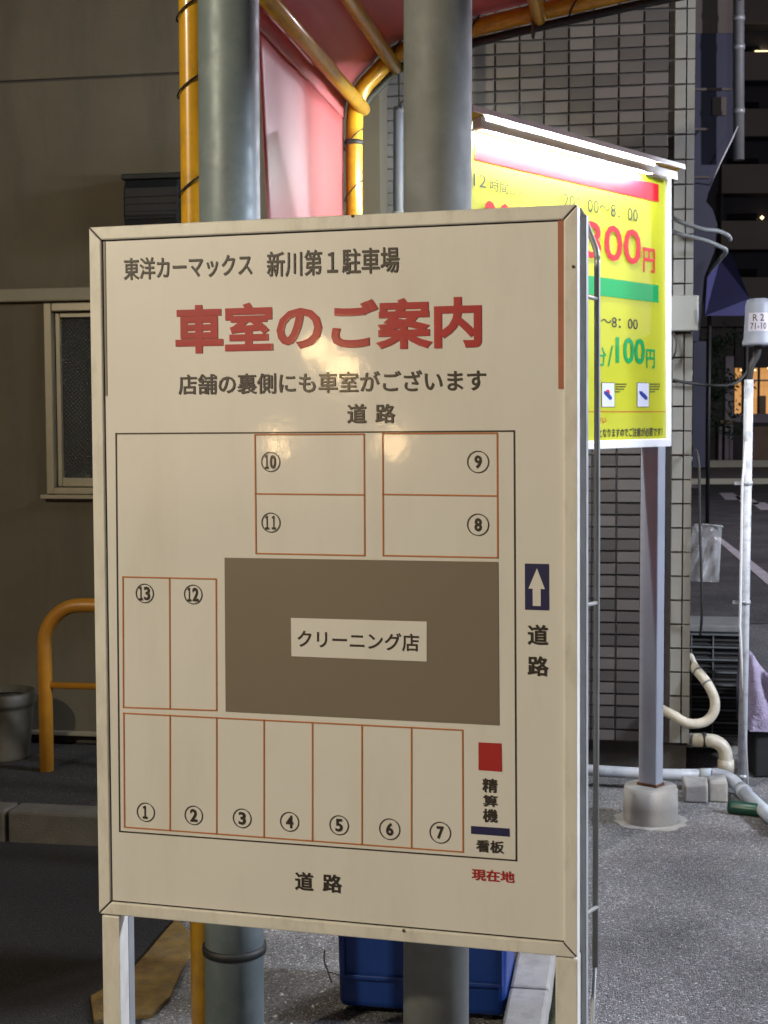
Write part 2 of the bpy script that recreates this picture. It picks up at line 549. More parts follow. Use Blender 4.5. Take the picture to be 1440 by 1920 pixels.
def smooth_path(pts, sub=6):
    """Catmull-Rom through points"""
    P = [V(p) for p in pts]
    out = []
    for i in range(len(P) - 1):
        p0, p1, p2, p3 = P[max(i - 1, 0)], P[i], P[i + 1], P[min(i + 2, len(P) - 1)]
        for k in range(sub):
            t = k / sub
            out.append(0.5 * ((2 * p1) + (p2 - p0) * t + (2 * p0 - 5 * p1 + 4 * p2 - p3) * t * t
                              + (-p0 + 3 * p1 - 3 * p2 + p3) * t ** 3))
    out.append(P[-1])
    return out


# ------------------------------------------------------------------ plane from four pixel corners (a real rectangle in space)
class Plane:
    def __init__(s, tl, tr, br, bl, depth_right):
        r = [ray(*c) for c in (tl, tr, br, bl)]
        # a*r0 - b*r1 + c*r2 - d*r3 = 0 with b = 1
        m = Matrix(((r[0].x, r[2].x, -r[3].x), (r[0].y, r[2].y, -r[3].y), (r[0].z, r[2].z, -r[3].z)))
        sol = m.inverted() @ r[1]
        k = depth_right / r[1].y
        P = [C0 + r[0] * sol[0] * k, C0 + r[1] * k, C0 + r[2] * sol[1] * k, C0 + r[3] * sol[2] * k]
        s.o = P[3]
        s.U = P[2] - P[3]
        s.V = P[0] - P[3]
        s.n = s.U.cross(s.V).normalized()
        s.u, s.v = s.U.normalized(), s.V.normalized()
        s.W, s.H = s.U.length, s.V.length
        if s.n.dot(C0 - s.o) < 0:
            s.n = -s.n

    def uv(s, px, py):
        p = onpl(px, py, s.o, s.n) - s.o
        uu, vv, c = s.u.dot(s.u), s.v.dot(s.v), s.u.dot(s.v)
        a, b = p.dot(s.u), p.dot(s.v)
        d = uu * vv - c * c
        return (a * vv - b * c) / d, (b * uu - a * c) / d

    def pt(s, u, v, h=0.0):
        return s.o + s.u * u + s.v * v + s.n * h

    def px(s, x, y, h=0.0):
        return s.pt(*s.uv(x, y), h)


_cache = {}


def glyphs(body, offset=0.0):
    """filled outline of a string as (verts2d, faces) normalised to its ink box"""
    key = (body, offset)
    if key in _cache:
        return _cache[key]
    c = bpy.data.curves.new('lettering', 'FONT')
    c.body = body
    c.size = 1.0
    c.resolution_u = 3
    if offset:
        c.bevel_depth = offset              # a bold face: the outline grows by the bevel
        c.bevel_resolution = 0
    o = bpy.data.objects.new('lettering', c)
    COL.objects.link(o)
    bpy.context.view_layer.update()
    dg = bpy.context.evaluated_depsgraph_get()
    me = bpy.data.meshes.new_from_object(o.evaluated_get(dg))
    hz = max(abs(v.co.z) for v in me.vertices) or 1.0
    vs = [(v.co.x, v.co.y, v.co.z / hz) for v in me.vertices]
    fs = [tuple(p.vertices) for p in me.polygons if p.center.z > -1e-6]
    bpy.data.objects.remove(o)
    bpy.data.curves.remove(c)
    bpy.data.meshes.remove(me)
    x0, x1 = min(v[0] for v in vs), max(v[0] for v in vs)
    y0, y1 = min(v[1] for v in vs), max(v[1] for v in vs)
    vs = [((x - x0) / (x1 - x0), (y - y0) / (y1 - y0), z) for x, y, z in vs]
    used = sorted({i for f in fs for i in f})
    idx = {k: i for i, k in enumerate(used)}
    vs = [vs[k] for k in used]
    fs = [tuple(idx[i] for i in f) for f in fs]
    _cache[key] = (vs, fs)
    return _cache[key]


def write(pl, body, tl, br, m, parent, h, bold=0.018, name='lettering'):
    u0, v1 = pl.uv(*tl)
    u1, v0 = pl.uv(*br)
    vs, fs = glyphs(body, bold)
    me = bpy.data.meshes.new(name)
    off = parent_world(parent)
    me.from_pydata([tuple(pl.pt(u0 + (u1 - u0) * x, v0 + (v1 - v0) * y, h + 0.00006 * z) - off) for x, y, z in vs], [], fs)
    me.materials.append(M[m])
    o = bpy.data.objects.new(name, me)
    COL.objects.link(o)
    o.parent = parent
    return o


def patch(pl, corners, m, parent, h, name):
    """thin flat print: polygon given in photo pixels on a sign's plane"""
    b = MB()
    b.prism([pl.px(x, y, h - 0.0004) for x, y in corners], pl.n * 0.0004)
    return b.build(name, m, parent)


def lines(pl, segs, wpx, m, parent, h, name):
    b = MB()
    for (x0, y0, x1, y1) in segs:
        p, q = pl.px(x0, y0, h), pl.px(x1, y1, h)
        wd = wpx * 0.00095
        d = (q - p).normalized()
        sd = pl.n.cross(d) * wd / 2
        p, q = p - d * wd / 2, q + d * wd / 2
        b.add([p - sd, q - sd, q + sd, p + sd], [(0, 1, 2, 3)])
    return b.build(name, m, parent)


# ================================================================== GROUND
g = MB()
g.add([(-220, -40, 0), (260, -40, 0), (260, 420, 0), (-220, 420, 0)], [(0, 1, 2, 3)])
ground = struct(g.build('ground', 'asphalt'))

g = MB()
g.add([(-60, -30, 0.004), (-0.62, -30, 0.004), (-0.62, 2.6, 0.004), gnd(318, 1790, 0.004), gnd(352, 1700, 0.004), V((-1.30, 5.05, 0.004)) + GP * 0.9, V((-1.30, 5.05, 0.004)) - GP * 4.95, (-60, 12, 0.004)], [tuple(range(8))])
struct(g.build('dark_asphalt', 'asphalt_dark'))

# wall plane of the taupe building and its raised edge
WO = V((-1.43, 6.15, 0))                              # a point at the wall's foot
g = MB()
KO = V((-1.30, 5.02, 0))                              # front edge of the raised strip
g.span(KO, GP, GD, UP, ((-5, 0.92), (0.125, 1.2), (0, 0.108)))
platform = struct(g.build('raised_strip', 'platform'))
sp = thing('kerb', KO, 'row of low concrete kerb stones edging the raised strip before the taupe wall', 'kerb')
for i in range(6):
    s0 = 0.92 - 0.985 * (i + 1)
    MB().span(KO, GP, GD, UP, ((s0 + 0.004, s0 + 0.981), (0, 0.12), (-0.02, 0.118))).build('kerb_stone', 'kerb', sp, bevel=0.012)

# kerb stones that run back from the signboard
KA = gnd(1003, 1800, 0.07)
KA.z = 0
k2 = thing('kerb', KA, 'line of narrow concrete kerb stones running back beside the blue bin', 'kerb')
for i in range(6):
    s0 = -2.0 + i * 0.6
    MB().span(KA, GD, GP, UP, ((s0 + 0.003, s0 + 0.597), (-0.05, 0.05), (-0.02, 0.075))).build('kerb_stone', 'concrete', k2, bevel=0.009)
g = MB()
pts = []
for i in range(37):
    s = -2.0 + i * 0.1
    pts.append((s, 0.052, 0.09 + random.uniform(-0.012, 0.012)))
vs, fs = [], []
for i, (s, a, b_) in enumerate(pts):
    hgt = 0.02 + random.uniform(-0.008, 0.012)
    vs += [KA + GD * s + GP * a + UP * 0.001, KA + GD * s + GP * (a + 0.015) + UP * hgt, KA + GD * s + GP * b_ + UP * 0.001]
    if i:
        k = 3 * i
        fs += [(k - 3, k, k + 1, k - 2), (k - 2, k + 1, k + 2, k - 1)]
g.add(vs, fs, True)
ms = g.build('moss', 'moss')
ms['kind'] = 'stuff'
tag(ms, 'dark moss and grit growing along the foot of the kerb stones', 'moss')

# worn yellow painted kerb piece on the ground
yk = [(332, 1720), (306, 1748), (279, 1781), (246, 1817), (212, 1842), (170, 1866), (176, 1912), (246, 1905), (284, 1900), (319, 1867), (343, 1812), (372, 1765)]
g = MB()
g.prism([gnd(x, y, 0.014) - UP * 0.014 for x, y in yk], UP * 0.014)
tag(g.build('painted_kerb_block', 'yellow_paint_worn', bevel=0.003), 'low curved kerb block with worn yellow brown paint beside the yellow post', 'kerb block')

# ================================================================== TAUPE BUILDING
bt = thing('taupe_building', WO, 'taupe rendered building wall with a figured glass window and dark vent', 'building')


def wp(px, py):
    """pixel -> (s along wall, z)"""
    p = onpl(px, py, WO, GD)
    return (p - WO).dot(GP), p.z


def wbox(b, s0, s1, z0, z1, n0, n1):
    return b.span(WO, GP, UP, -GD, ((s0, s1), (z0, z1), (n0, n1)))


SR = wp(712, 300)[0]
zj = wp(170, 146)[1]
ws0, wzt = wp(84, 569)
_, wzb = wp(90, 926)
ws1 = ws0 + 0.62
SL = -6.5
zf = wp(140, 1372)[1]
b = MB(); wbox(b, SL, SR, zj + 0.006, 6.2, -0.18, 0); b.build('wall_panel', 'stucco', bt, bevel=0.004)
b = MB()
wbox(b, SL, ws0, zf, zj - 0.006, -0.18, 0)
wbox(b, ws1, SR, zf, zj - 0.006, -0.18, 0)
wbox(b, ws0 - 0.0005, ws1 + 0.0005, wzt, zj - 0.006, -0.18, 0)
wbox(b, ws0 - 0.0005, ws1 + 0.0005, zf, wzb, -0.18, 0)
b.build('wall_panel', 'stucco', bt)
b = MB(); wbox(b, SL, SR, zj - 0.008, zj + 0.008, -0.15, -0.012); b.build('joint', 'joint_dark', bt)
b = MB(); wbox(b, SL, SR, -0.02, zf - 0.012, -0.18, -0.03); b.build('foundation', 'foundation', bt)
b = MB(); wbox(b, SL, SR, zf - 0.012, zf + 0.004, -0.1, 0.03); b.build('base_flashing', 'stucco_light', bt, bevel=0.002)
z1, z0 = wp(100, 541)[1], wp(100, 566)[1]
b = MB(); wbox(b, SL, SR, z0, z1, -0.02, 0.035); b.build('ledge', 'stucco_light', bt, bevel=0.006)
# window
win = bpy.data.objects.new('window', None)
win.location = WO + GP * ws0 + UP * wzb - WO
COL.objects.link(win); win.parent = bt
fw = 0.036
b = MB()
wbox(b, ws0, ws0 + fw, wzb, wzt, -0.12, 0.02)
wbox(b, ws1 - fw, ws1, wzb, wzt, -0.12, 0.02)
wbox(b, ws0 + fw, ws1 - fw, wzt - fw, wzt, -0.12, 0.02)
wbox(b, ws0 + fw, ws1 - fw, wzb, wzb + 0.028, -0.12, 0.03)
b.build('frame', 'window_alu', win, bevel=0.004)
b = MB()
i0, i1, j0, j1 = ws0 + fw + 0.003, ws0 + 0.31, wzb + 0.031, wzt - fw - 0.003
wbox(b, i0, i0 + 0.022, j0, j1, -0.05, -0.012)
wbox(b, i1 - 0.022, i1, j0, j1, -0.05, -0.012)
wbox(b, i0 + 0.022, i1 - 0.022, j1 - 0.022, j1, -0.05, -0.012)
wbox(b, i0 + 0.022, i1 - 0.022, j0, j0 + 0.038, -0.05, -0.012)
b.build('sash', 'window_alu', win, bevel=0.003)
b = MB(); wbox(b, i0 + 0.022, i1 - 0.022, j0 + 0.038, j1 - 0.022, -0.034, -0.03); b.build('pane', 'figured_glass', win)
b = MB(); wbox(b, i1 + 0.001, ws1 - fw, j0, j1, -0.07, -0.066); b.build('pane', 'figured_glass', win)
b = MB(); wbox(b, ws0 - 0.02, ws1 + 0.02, wzb - 0.02, wzb - 0.002, -0.02, 0.045); b.build('sill', 'window_alu', win, bevel=0.003)
b = MB(); wbox(b, ws0 + 0.005, ws1 - 0.005, wzb + 0.005, wzt - 0.005, -0.17, -0.15); b.build('dark_interior', 'room_dark', win)
# vent hood on the wall
va, vz1 = wp(250, 340)
vb, vz0 = wp(352, 452)
vent = thing('vent_hood', WO + GP * ((va + vb) / 2) + UP * vz0, 'dark enamel extractor vent hood on the taupe wall', 'vent')
b = MB()
prof = [(0.0, vz1), (0.1, vz1 - 0.01), (0.125, vz1 - 0.05), (0.13, vz1 - 0.16), (0.11, vz0 + 0.02), (0.085, vz0), (0.0, vz0)]
b.prism([WO + GP * va - GD * n + UP * z for n, z in prof], GP * (vb - va))
b.build('hood', 'vent', vent, bevel=0.008)
b = MB(); wbox(b, va - 0.012, vb + 0.012, vz1 - 0.012, vz1 + 0.012, 0.0, 0.115); b.build('top_flange', 'vent', vent, bevel=0.004)
b = MB()
for i in range(5):
    z = vz0 + 0.05 + i * 0.03
    wbox(b, va + 0.01, vb - 0.01, z, z + 0.004, 0.1, 0.134)
b.build('louvre', 'vent', vent)

# flower pot by the rail
pp = atd(5, 1440, 5.9); pp.z = 0.108
b = thing('plant_pot', pp, 'big dull plant pot with a thick rim at the foot of the taupe wall', 'pot')
rp = (atd(68, 1320, pp.y) - atd(5, 1320, pp.y)).length
m_ = MB(); m_.lathe(pp, [(rp * 0.78, 0), (rp * 0.8, 0.01), (rp * 0.94, 0.21), (rp * 0.95, 0.225), (rp, 0.228), (rp * 1.02, 0.24), (rp * 1.02, 0.275), (rp * 0.99, 0.283), (rp * 0.93, 0.283), (rp * 0.9, 0.25), (0.001, 0.25)], 36)
m_.build('pot', 'pot', b)
m_ = MB(); m_.lathe(pp, [(rp * 0.9, 0.252), (0.001, 0.262)], 24); m_.build('soil', 'soil', b)

# U shaped yellow guard rail
ra = gnd(88, 1445, 0.108)
rail = thing('guard_rail', ra, 'yellow enamelled U shaped guard rail with a thin crossbar on the raised strip', 'rail')
zt = atd(150, 1133, ra.y).z
R_ = 0.16
wide = 0.75
path = [ra - UP * 0.02, ra + UP * (zt - 0.108 - R_)]
for k in range(1, 9):
    t = math.pi / 2 * k / 8
    path.append(ra + UP * (zt - 0.108 - R_ + R_ * math.sin(t)) + GP * (R_ - R_ * math.cos(t)))
for k in range(0, 9):
    t = math.pi / 2 * k / 8
    path.append(ra + UP * (zt - 0.108 - R_ + R_ * math.cos(t)) + GP * (wide - R_ + R_ * math.sin(t)))
path.append(ra - UP * 0.02 + GP * wide)
MB().tube(path, 0.0285, 18).build('hoop', 'rail_yellow', rail)
zc = atd(150, 1284, ra.y).z - 0.108
MB().tube([ra + UP * zc + GP * 0.01, ra + UP * zc + GP * (wide - 0.01)], 0.0135, 12).build('crossbar', 'rail_yellow', rail)

# ================================================================== TILED BUILDING
TO = atd(1160, 900, 5.92); TO.z = 0


def tp(px, py):
    p = onpl(px, py, TO, GD)
    return (p - TO).dot(GP), p.z


tb = thing('tiled_building', TO, 'building clad in small brown grey stacked tiles with pale corner tiles', 'building')
t_r = tp(1256, 700)[0]
t_l = tp(722, 300)[0]
zbase = 0.16
b = MB()
b.span(TO, GP, UP, GD, ((t_l - 0.02, t_r + 0.088), (zbase, 6.4), (0.002, 0.25)))
wall = b.build('wall', 'grout', tb)
b = MB(); b.span(TO, GP, UP, GD, ((t_l - 0.01, t_r + 0.08), (-0.02, zbase), (0.03, 0.25))); b.build('plinth', 'foundation', tb)
PIT, PITZ = 0.1015, 0.0503


def base_tile(wd, ht, dp, m, name='tile'):
    bm = bmesh.new()
    vs = [(x * wd / 2, y, z * ht / 2) for y in (0, -dp) for z in (-1, 1) for x in (-1, 1)]
    bv = [bm.verts.new(v) for v in vs]
    for v in bv[4:]:
        v.co.x *= 1 - 0.004 / wd
        v.co.z *= 1 - 0.004 / ht
    for f in [(4, 6, 7, 5), (0, 1, 5, 4), (2, 6, 7, 3), (0, 4, 6, 2), (1, 3, 7, 5)]:
        bm.faces.new([bv[i] for i in f])
    bmesh.ops.recalc_face_normals(bm, faces=bm.faces)
    me = bpy.data.meshes.new(name)
    bm.to_mesh(me); bm.free()
    me.materials.append(M[m])
    return me


def toned(name, k):
    return mat(name, tuple(c * k for c in (0.083, 0.073, 0.067)), 0.42, var=0.14, scale=9, bump=0.08, bscale=40, dirt=(0.065, 0.06, 0.058), dirt_scale=3.5)


tones = []
for q, k in enumerate((0.72, 0.92, 1.08, 1.3)):
    M['tile%d' % q] = toned('glazed_tile_tone', k)
    tones.append(base_tile(0.0955, 0.0445, 0.009, 'tile%d' % q))
corner_me = base_tile(0.046, 0.0955, 0.011, 'tile_pale')
rotz = -TH
rest = MB()
ncol = int((t_r - 0.012 - t_l) / PIT) + 1
n_tile = 0
for c in range(ncol):
    s = t_r - 0.012 - PIT / 2 - c * PIT
    for r in range(int((6.4 - zbase) / PITZ)):
        z = zbase + 0.026 + r * PITZ
        p = TO + GP * s + UP * z
        x, y = proj(p)
        vis = (x > 868 and -30 < y < 225 + max(0, (x - 885)) * 0.32) or (x > 1112 and 815 < y < 1500)
        if vis and n_tile < 296:
            o = bpy.data.objects.new('tile', random.choice(tones))
            COL.objects.link(o)
            o.parent = wall
            o.location = p - TO + GD * random.uniform(-0.0012, 0.0012)
            o.rotation_euler = (random.uniform(-0.006, 0.006), random.uniform(-0.004, 0.004), rotz + random.uniform(-0.006, 0.006))
            n_tile += 1
        else:
            rest.span(p, GP, UP, -GD, ((-0.0475, 0.0475), (-0.022, 0.022), (-0.002, 0.009)))
o = rest.build('tile_field', 'tile', wall)
o['kind'] = 'stuff'
for r in range(int((6.4 - zbase) / 0.1)):
    z = zbase + 0.05 + r * 0.1005
    o = bpy.data.objects.new('corner_tile', corner_me)
    COL.objects.link(o); o.parent = wall
    o.location = GP * (t_r + 0.032) + UP * z
    o.rotation_euler = (0, random.uniform(-0.004, 0.004), rotz)
b = MB()
for r in range(int((6.4 - zbase) / 0.1)):
    z = zbase + 0.05 + r * 0.1005
    b.span(TO, GP, UP, GD, ((t_r + 0.06, t_r + 0.0905), (z - 0.0475, z + 0.0475), (-0.006, 0.2)))
o = b.build('corner_return', 'tile_pale', wall)

# drain pipe in the dark gap between the two buildings
dp0 = atd(748, 300, 5.6)
dpipe = thing('drain_pipe', (dp0.x, dp0.y, 0), 'bluish grey drain pipe beside the tiled wall behind the tall grey post', 'drain pipe')
zt = atd(748, 205, 5.6).z
pth = smooth_path([(dp0.x, dp0.y, 0.0), (dp0.x, dp0.y, 1.2), (dp0.x, dp0.y, zt - 0.15), (dp0.x + 0.015, dp0.y, zt), (dp0.x + 0.1, dp0.y + 0.06, zt + 0.12), (dp0.x + 0.13, dp0.y + 0.1, zt + 0.5), (dp0.x + 0.13, dp0.y + 0.1, 3.6)], 6)
MB().tube(pth, 0.022, 14).build('pipe', 'drain_dark', dpipe)
for z in (0.8, 1.6, 2.3):
    MB().tube([(dp0.x, dp0.y, z), (dp0.x, dp0.y, z + 0.025)], 0.027, 14).build('bracket', 'galv_dark', dpipe)

# ================================================================== TARPAULIN SHELTER
FP = atd(664, 400, 5.0)
FP.z = 0
LEN = 1.84
tent = thing('tarpaulin_shelter', FP, 'red tarpaulin shelter laced onto a yellow pipe frame', 'shelter')
RP = 0.0295
arch_px = [(664, 300), (665, 225), (669, 192), (683, 163), (704, 140), (729, 114), (757, 95), (888, 53), (1000, 25), (1110, 0)]
AR = []
for x, y in arch_px:
    p = onpl(x, y, FP, GD)
    AR.append(((p - FP).dot(GP), p.z))
AR = [(max(0, a), z) for a, z in AR]
sl = (AR[-1][1] - AR[-3][1]) / (AR[-1][0] - AR[-3][0])
RID = 1.25
AR.append((RID - 0.2, AR[-1][1] + sl * (RID - 0.2 - AR[-1][0]) * 0.9))
AR.append((RID, AR[-1][1] + 0.02))
full = AR + [(2 * RID - a, z) for a, z in AR[-2::-1]]


def ap(s, z, back, lift=0.0):
    return FP + GP * s - GD * back + UP * (z + lift)


def archpath(back, off=0.0):
    P = [ap(0, 0, back)] + [ap(0, 1.2, back)] + smooth_path([ap(a, z, back) for a, z in full], 4) + [ap(2 * RID, 1.2, back), ap(2 * RID, 0, back)]
    return P


for bk in (0.0, LEN):
    MB().tube(archpath(bk), RP, 16).build('frame_arch', 'yellow', tent)
# purlins
pur = [full[2], full[5], full[8], (RID, full[len(AR) - 1][1]), full[-9], full[-6], full[-3]]
for (a, z) in pur:
    ins = 0.02 if a < RID else -0.02
    MB().tube([ap(a + ins, z - 0.02, -0.02), ap(a + ins, z - 0.02, LEN + 0.02)], 0.024, 14).build('purlin', 'yellow', tent)


def cloth(fn, nu, nv, name, thick=0.0015):
    vs = [fn(i / nu, j / nv) for j in range(nv + 1) for i in range(nu + 1)]
    fs = [(j * (nu + 1) + i, j * (nu + 1) + i + 1, (j + 1) * (nu + 1) + i + 1, (j + 1) * (nu + 1) + i) for j in range(nv) for i in range(nu)]
    b = MB(); b.add(vs, fs, True)
    o = b.build(name, 'tarp', tent)
    md = o.modifiers.new('thickness', 'SOLIDIFY'); md.thickness = thick
    return o


roof_pts = smooth_path([V((a, 0, z)) for a, z in full[1:-1]], 4)


def roof(u, v):
    k = v * (len(roof_pts) - 1)
    i = min(int(k), len(roof_pts) - 2)
    p = roof_pts[i].lerp(roof_pts[i + 1], k - i)
    t = (roof_pts[i + 1] - roof_pts[i]).normalized()
    nrm = V((-t.z, 0, t.x))
    q = p + nrm * (0.036 - 0.012 * math.sin(u * math.pi) * abs(math.sin(v * 25)))
    return ap(q.x, q.z, 0.005 + u * (LEN - 0.01))


cloth(roof, 14, 90, 'roof_tarpaulin')
eave_z = full[1][1]
hem_top = onpl(478, -60, FP - GP * 0.036, GP)
hem_bot = onpl(504, 408, FP - GP * 0.036, GP)


def sidewall(u, v):
    z = 0.75 + (eave_z + 0.03 - 0.75) * v
    zt_, zb_ = hem_top.z, hem_bot.z
    f = (z - zb_) / (zt_ - zb_)
    near = (FP - hem_bot).dot(GD) * (1 - f) + (FP - hem_top).dot(GD) * f
    near = max(0.9, min(1.6, near))
    back = 0.012 + near * (1 - u)
    belly = 0.022 * math.sin(u * math.pi) * math.sin(v * math.pi) + 0.004 * math.sin(u * 19 + v * 7)
    return FP - GP * (0.036 - belly * 0.5) - GD * back + UP * z


cloth(sidewall, 24, 24, 'side_tarpaulin')
# lacing cords
def lacing(back, zs, pitch=0.07):
    for z in zs:
        P = []
        for k in range(15):
            t = 2 * math.pi * k / 14
            P.append(ap(math.cos(t) * (RP + 0.004), z + pitch * 0.5 * math.cos(t), back) + GD * (math.sin(t) * (RP + 0.004)))
        MB().tube(P, 0.0021, 6, caps=False).build('lacing', 'black', tent)


lacing(0.0, [atd(664, y, 5.0).z for y in (262, 358, 450)])
lacing(LEN, [atd(360, y, 5.0 - LEN).z for y in (10, 155, 345)], 0.05)
for q in (0.55, 0.82, 1.18):
    k = min(range(len(roof_pts)), key=lambda i: abs(roof_pts[i].x - (q - 0.4)))
    p = roof_pts[k]; t = (roof_pts[k + 1] - p).normalized(); nr = V((-t.z, 0, t.x))
    P = []
    for j in range(15):
        a = 2 * math.pi * j / 14
        w_ = p + nr * (RP + 0.004) * math.cos(a) + t * 0.03 * math.cos(a)
        P.append(ap(w_.x, w_.z, 0) + GD * (RP + 0.004) * math.sin(a))
    MB().tube(P, 0.003, 6, caps=False).build('lacing', 'black', tent)
zz = atd(664, 268, 5.0).z
MB().tube([ap(0, zz - 0.008, 0), ap(0, zz + 0.008, 0)], RP + 0.004, 16).build('black_clip', 'black', tent)
# dark hose tied under the far arch
hose = thing('black_hose', FP, 'dark hose tied under the yellow arch pipe of the shelter', 'hose')
hp = [p for p in roof_pts if p.x > 0.02 and p.x < 2.2]
hl = []
for i, p in enumerate(hp):
    hl.append(ap(p.x + 0.005, p.z - 0.046, -0.012))
MB().tube(hl, 0.0145, 10).build('hose', 'black', hose)
for q in (0.62, 1.3):
    k = min(range(len(hp)), key=lambda i: abs(hp[i].x - q))
    P = []
    for j in range(17):
        a = 2 * math.pi * j / 16
        P.append(ap(hp[k].x, hp[k].z - 0.022 + 0.058 * math.cos(a), 0.0) + GD * 0.036 * math.sin(a))
    MB().tube(P, 0.006, 6, caps=False).build('tie', 'black', hose)
wire = thing('wire', FP, 'thin pale wire sagging below the dark hose of the shelter', 'wire')
P = [onpl(x, y, FP + GD * 0.03, GD) for x, y in ((880, 74), (960, 58), (1050, 42), (1140, 28), (1200, 10), (1230, -12))]
MB().tube(smooth_path(P, 5), 0.0028, 6).build('strand', 'conduit', wire)

# ================================================================== TALL GREY POSTS
for px_t, px_b, yb, D, rad, lab, m in ((428.5, 440, 1850, 3.05, 0.0645, 'tall round galvanised post with a black band beside the yellow frame post', 'galv'),
                                       (821, 817.5, 1850, 2.8, 0.0662, 'tall round weathered grey post standing in front of the blue bin', 'galv_dark')):
    p0 = atd(px_t, 0, D); p1 = atd(px_b, yb, D)
    dr = (p0 - p1).normalized()
    foot = p1 - dr * (p1.z / dr.z)
    top = foot + dr * 5.2
    t = thing('post', foot, lab, 'post')
    MB().tube([foot - dr * 0.05, foot + dr * 1.5, foot + dr * 3, top], rad, 40).build('shaft', m, t)
    MB().lathe(top, [(rad + 0.003, -0.03), (rad + 0.003, 0.0), (rad * 0.6, 0.02), (0.001, 0.028)], 32).build('cap', m, t)
    MB().lathe(foot, [(rad + 0.05, 0), (rad + 0.05, 0.004), (rad + 0.01, 0.02), (rad, 0.03)], 32).build('collar', 'concrete', t)
    if m == 'galv':
        zb = atd(440, 1797, D - rad).z
        bb = MB(); q = foot + dr * (zb / dr.z)
        bb.lathe(q, [(rad, -0.009), (rad + 0.005, -0.009), (rad + 0.006, 0), (rad + 0.005, 0.009), (rad, 0.009)], 40); bb.build('band', 'black', t)

# ================================================================== BLUE BIN
B0 = gnd(957, 1928); B0.z = 0                       # near corner of front face
bw, bd, bh = 0.45, 0.3, 0.62
bin_ = thing('blue_bin', B0, 'blue ribbed plastic bin with a lid behind the tall grey post', 'bin')
b = MB()
c = B0 - GP * bw / 2 + GD * bd / 2
tpz = [(0.94, 0.02), (1.0, bh)]
vs = []
for k, z in tpz:
    for i, j in ((-1, -1), (1, -1), (1, 1), (-1, 1)):
        vs.append(c + GP * i * bw / 2 * k + GD * j * bd / 2 * k + UP * z)
b.add(vs, [(3, 2, 1, 0), (4, 5, 6, 7), (0, 1, 5, 4), (1, 2, 6, 5), (2, 3, 7, 6), (3, 0, 4, 7)])
b.build('body', 'blue_plastic', bin_, bevel=0.018, bseg=3)
b = MB()
for a0, a1 in ((-0.135, -0.025), (-0.425, -0.17)):
    for z0, z1, q0, q1 in ((0.1, 0.112, a0, a1), (0.5, 0.512, a0, a1)):
        b.span(B0, GP, UP, -GD, ((q0, q1), (z0, z1), (-0.02, 0.005)))
    for q in (a0, a1):
        b.span(B0, GP, UP, -GD, ((q - 0.006, q + 0.006), (0.1, 0.512), (-0.02, 0.004)))
b.build('rib', 'blue_plastic', bin_, bevel=0.003)
b = MB(); b.span(c, GP, GD, UP, ((-bw / 2 - 0.015, bw / 2 + 0.015), (-bd / 2 - 0.015, bd / 2 + 0.015), (bh - 0.03, bh + 0.03))); b.build('lid', 'blue_plastic', bin_, bevel=0.014, bseg=3)
for sx in (-1, 1):
    for sy in (-1, 1):
        q = c + GP * sx * (bw / 2 - 0.06) + GD * sy * (bd / 2 - 0.05) + UP * 0.022
        MB().tube([q - GP * 0.012, q + GP * 0.012], 0.022, 14).build('wheel', 'black', bin_)

# dry twig and litter beside the bin
tw = gnd(622, 1842); tw.z = 0
t = thing('dry_twig', tw, 'thin dry twig sticking up beside the blue bin', 'twig')
MB().tube(smooth_path([tw, tw + V((-0.01, 0, 0.03)), tw + V((-0.02, 0, 0.06)), tw + V((-0.018, 0, 0.09))], 4), 0.0022, 6).build('stem', 'bark', t)
MB().tube(smooth_path([tw + V((-0.012, 0, 0.03)), tw + V((0.01, 0.01, 0.02)), tw + V((0.03, 0.01, 0.012))], 4), 0.0018, 6).build('twiglet', 'bark', t)

# ================================================================== MAIN GUIDE SIGN
PL = Plane((166, 426), (1083, 382.5), (1083, 1797), (185, 1713.5), 2.40)
sg_base = PL.pt(PL.W / 2, 0); sg_base.z = 0
sg = thing('guide_sign', sg_base, 'white framed parking bay guide sign with a plan map on two legs', 'sign')
FWD = 0.0                                              # frame front lies on the plane
u_tl, v_tl = PL.uv(190, 451)
u_tr, v_tr = PL.uv(1056, 410)
u_bl, v_bl = PL.uv(206, 1691)
u_br, v_br = PL.uv(1058, 1769)
iu0, iu1 = (u_tl + u_bl) / 2, (u_tr + u_br) / 2
iv0, iv1 = (v_bl + v_br) / 2, (v_tl + v_tr) / 2
FACE = -0.006                                          # laminate recessed behind the frame
b = MB()
b.prism([PL.pt(iu0 - 0.006, iv0 - 0.006, FACE - 0.02), PL.pt(iu1 + 0.006, iv0 - 0.006, FACE - 0.02), PL.pt(iu1 + 0.006, iv1 + 0.006, FACE - 0.02), PL.pt(iu0 - 0.006, iv1 + 0.006, FACE - 0.02)], PL.n * 0.02)
b.build('board', 'sign_white', sg)
gap = 0.0007
W_, H_ = PL.W, PL.H
rails = [[(0 + gap, 0), (W_ - gap, 0), (iu1 - gap, iv0), (iu0 + gap, iv0)],
         [(W_, 0 + gap), (W_, H_ - gap), (iu1, iv1 - gap), (iu1, iv0 + gap)],
         [(W_ - gap, H_), (0 + gap, H_), (iu0 + gap, iv1), (iu1 - gap, iv1)],
         [(0, H_ - gap), (0, 0 + gap), (iu0, iv0 + gap), (iu0, iv1 - gap)]]
for q in rails:
    b = MB()
    b.prism([PL.pt(u, v, -0.032) for u, v in q], PL.n * 0.032)
    b.build('frame_rail', 'frame_white', sg, bevel=0.0028, bseg=3)
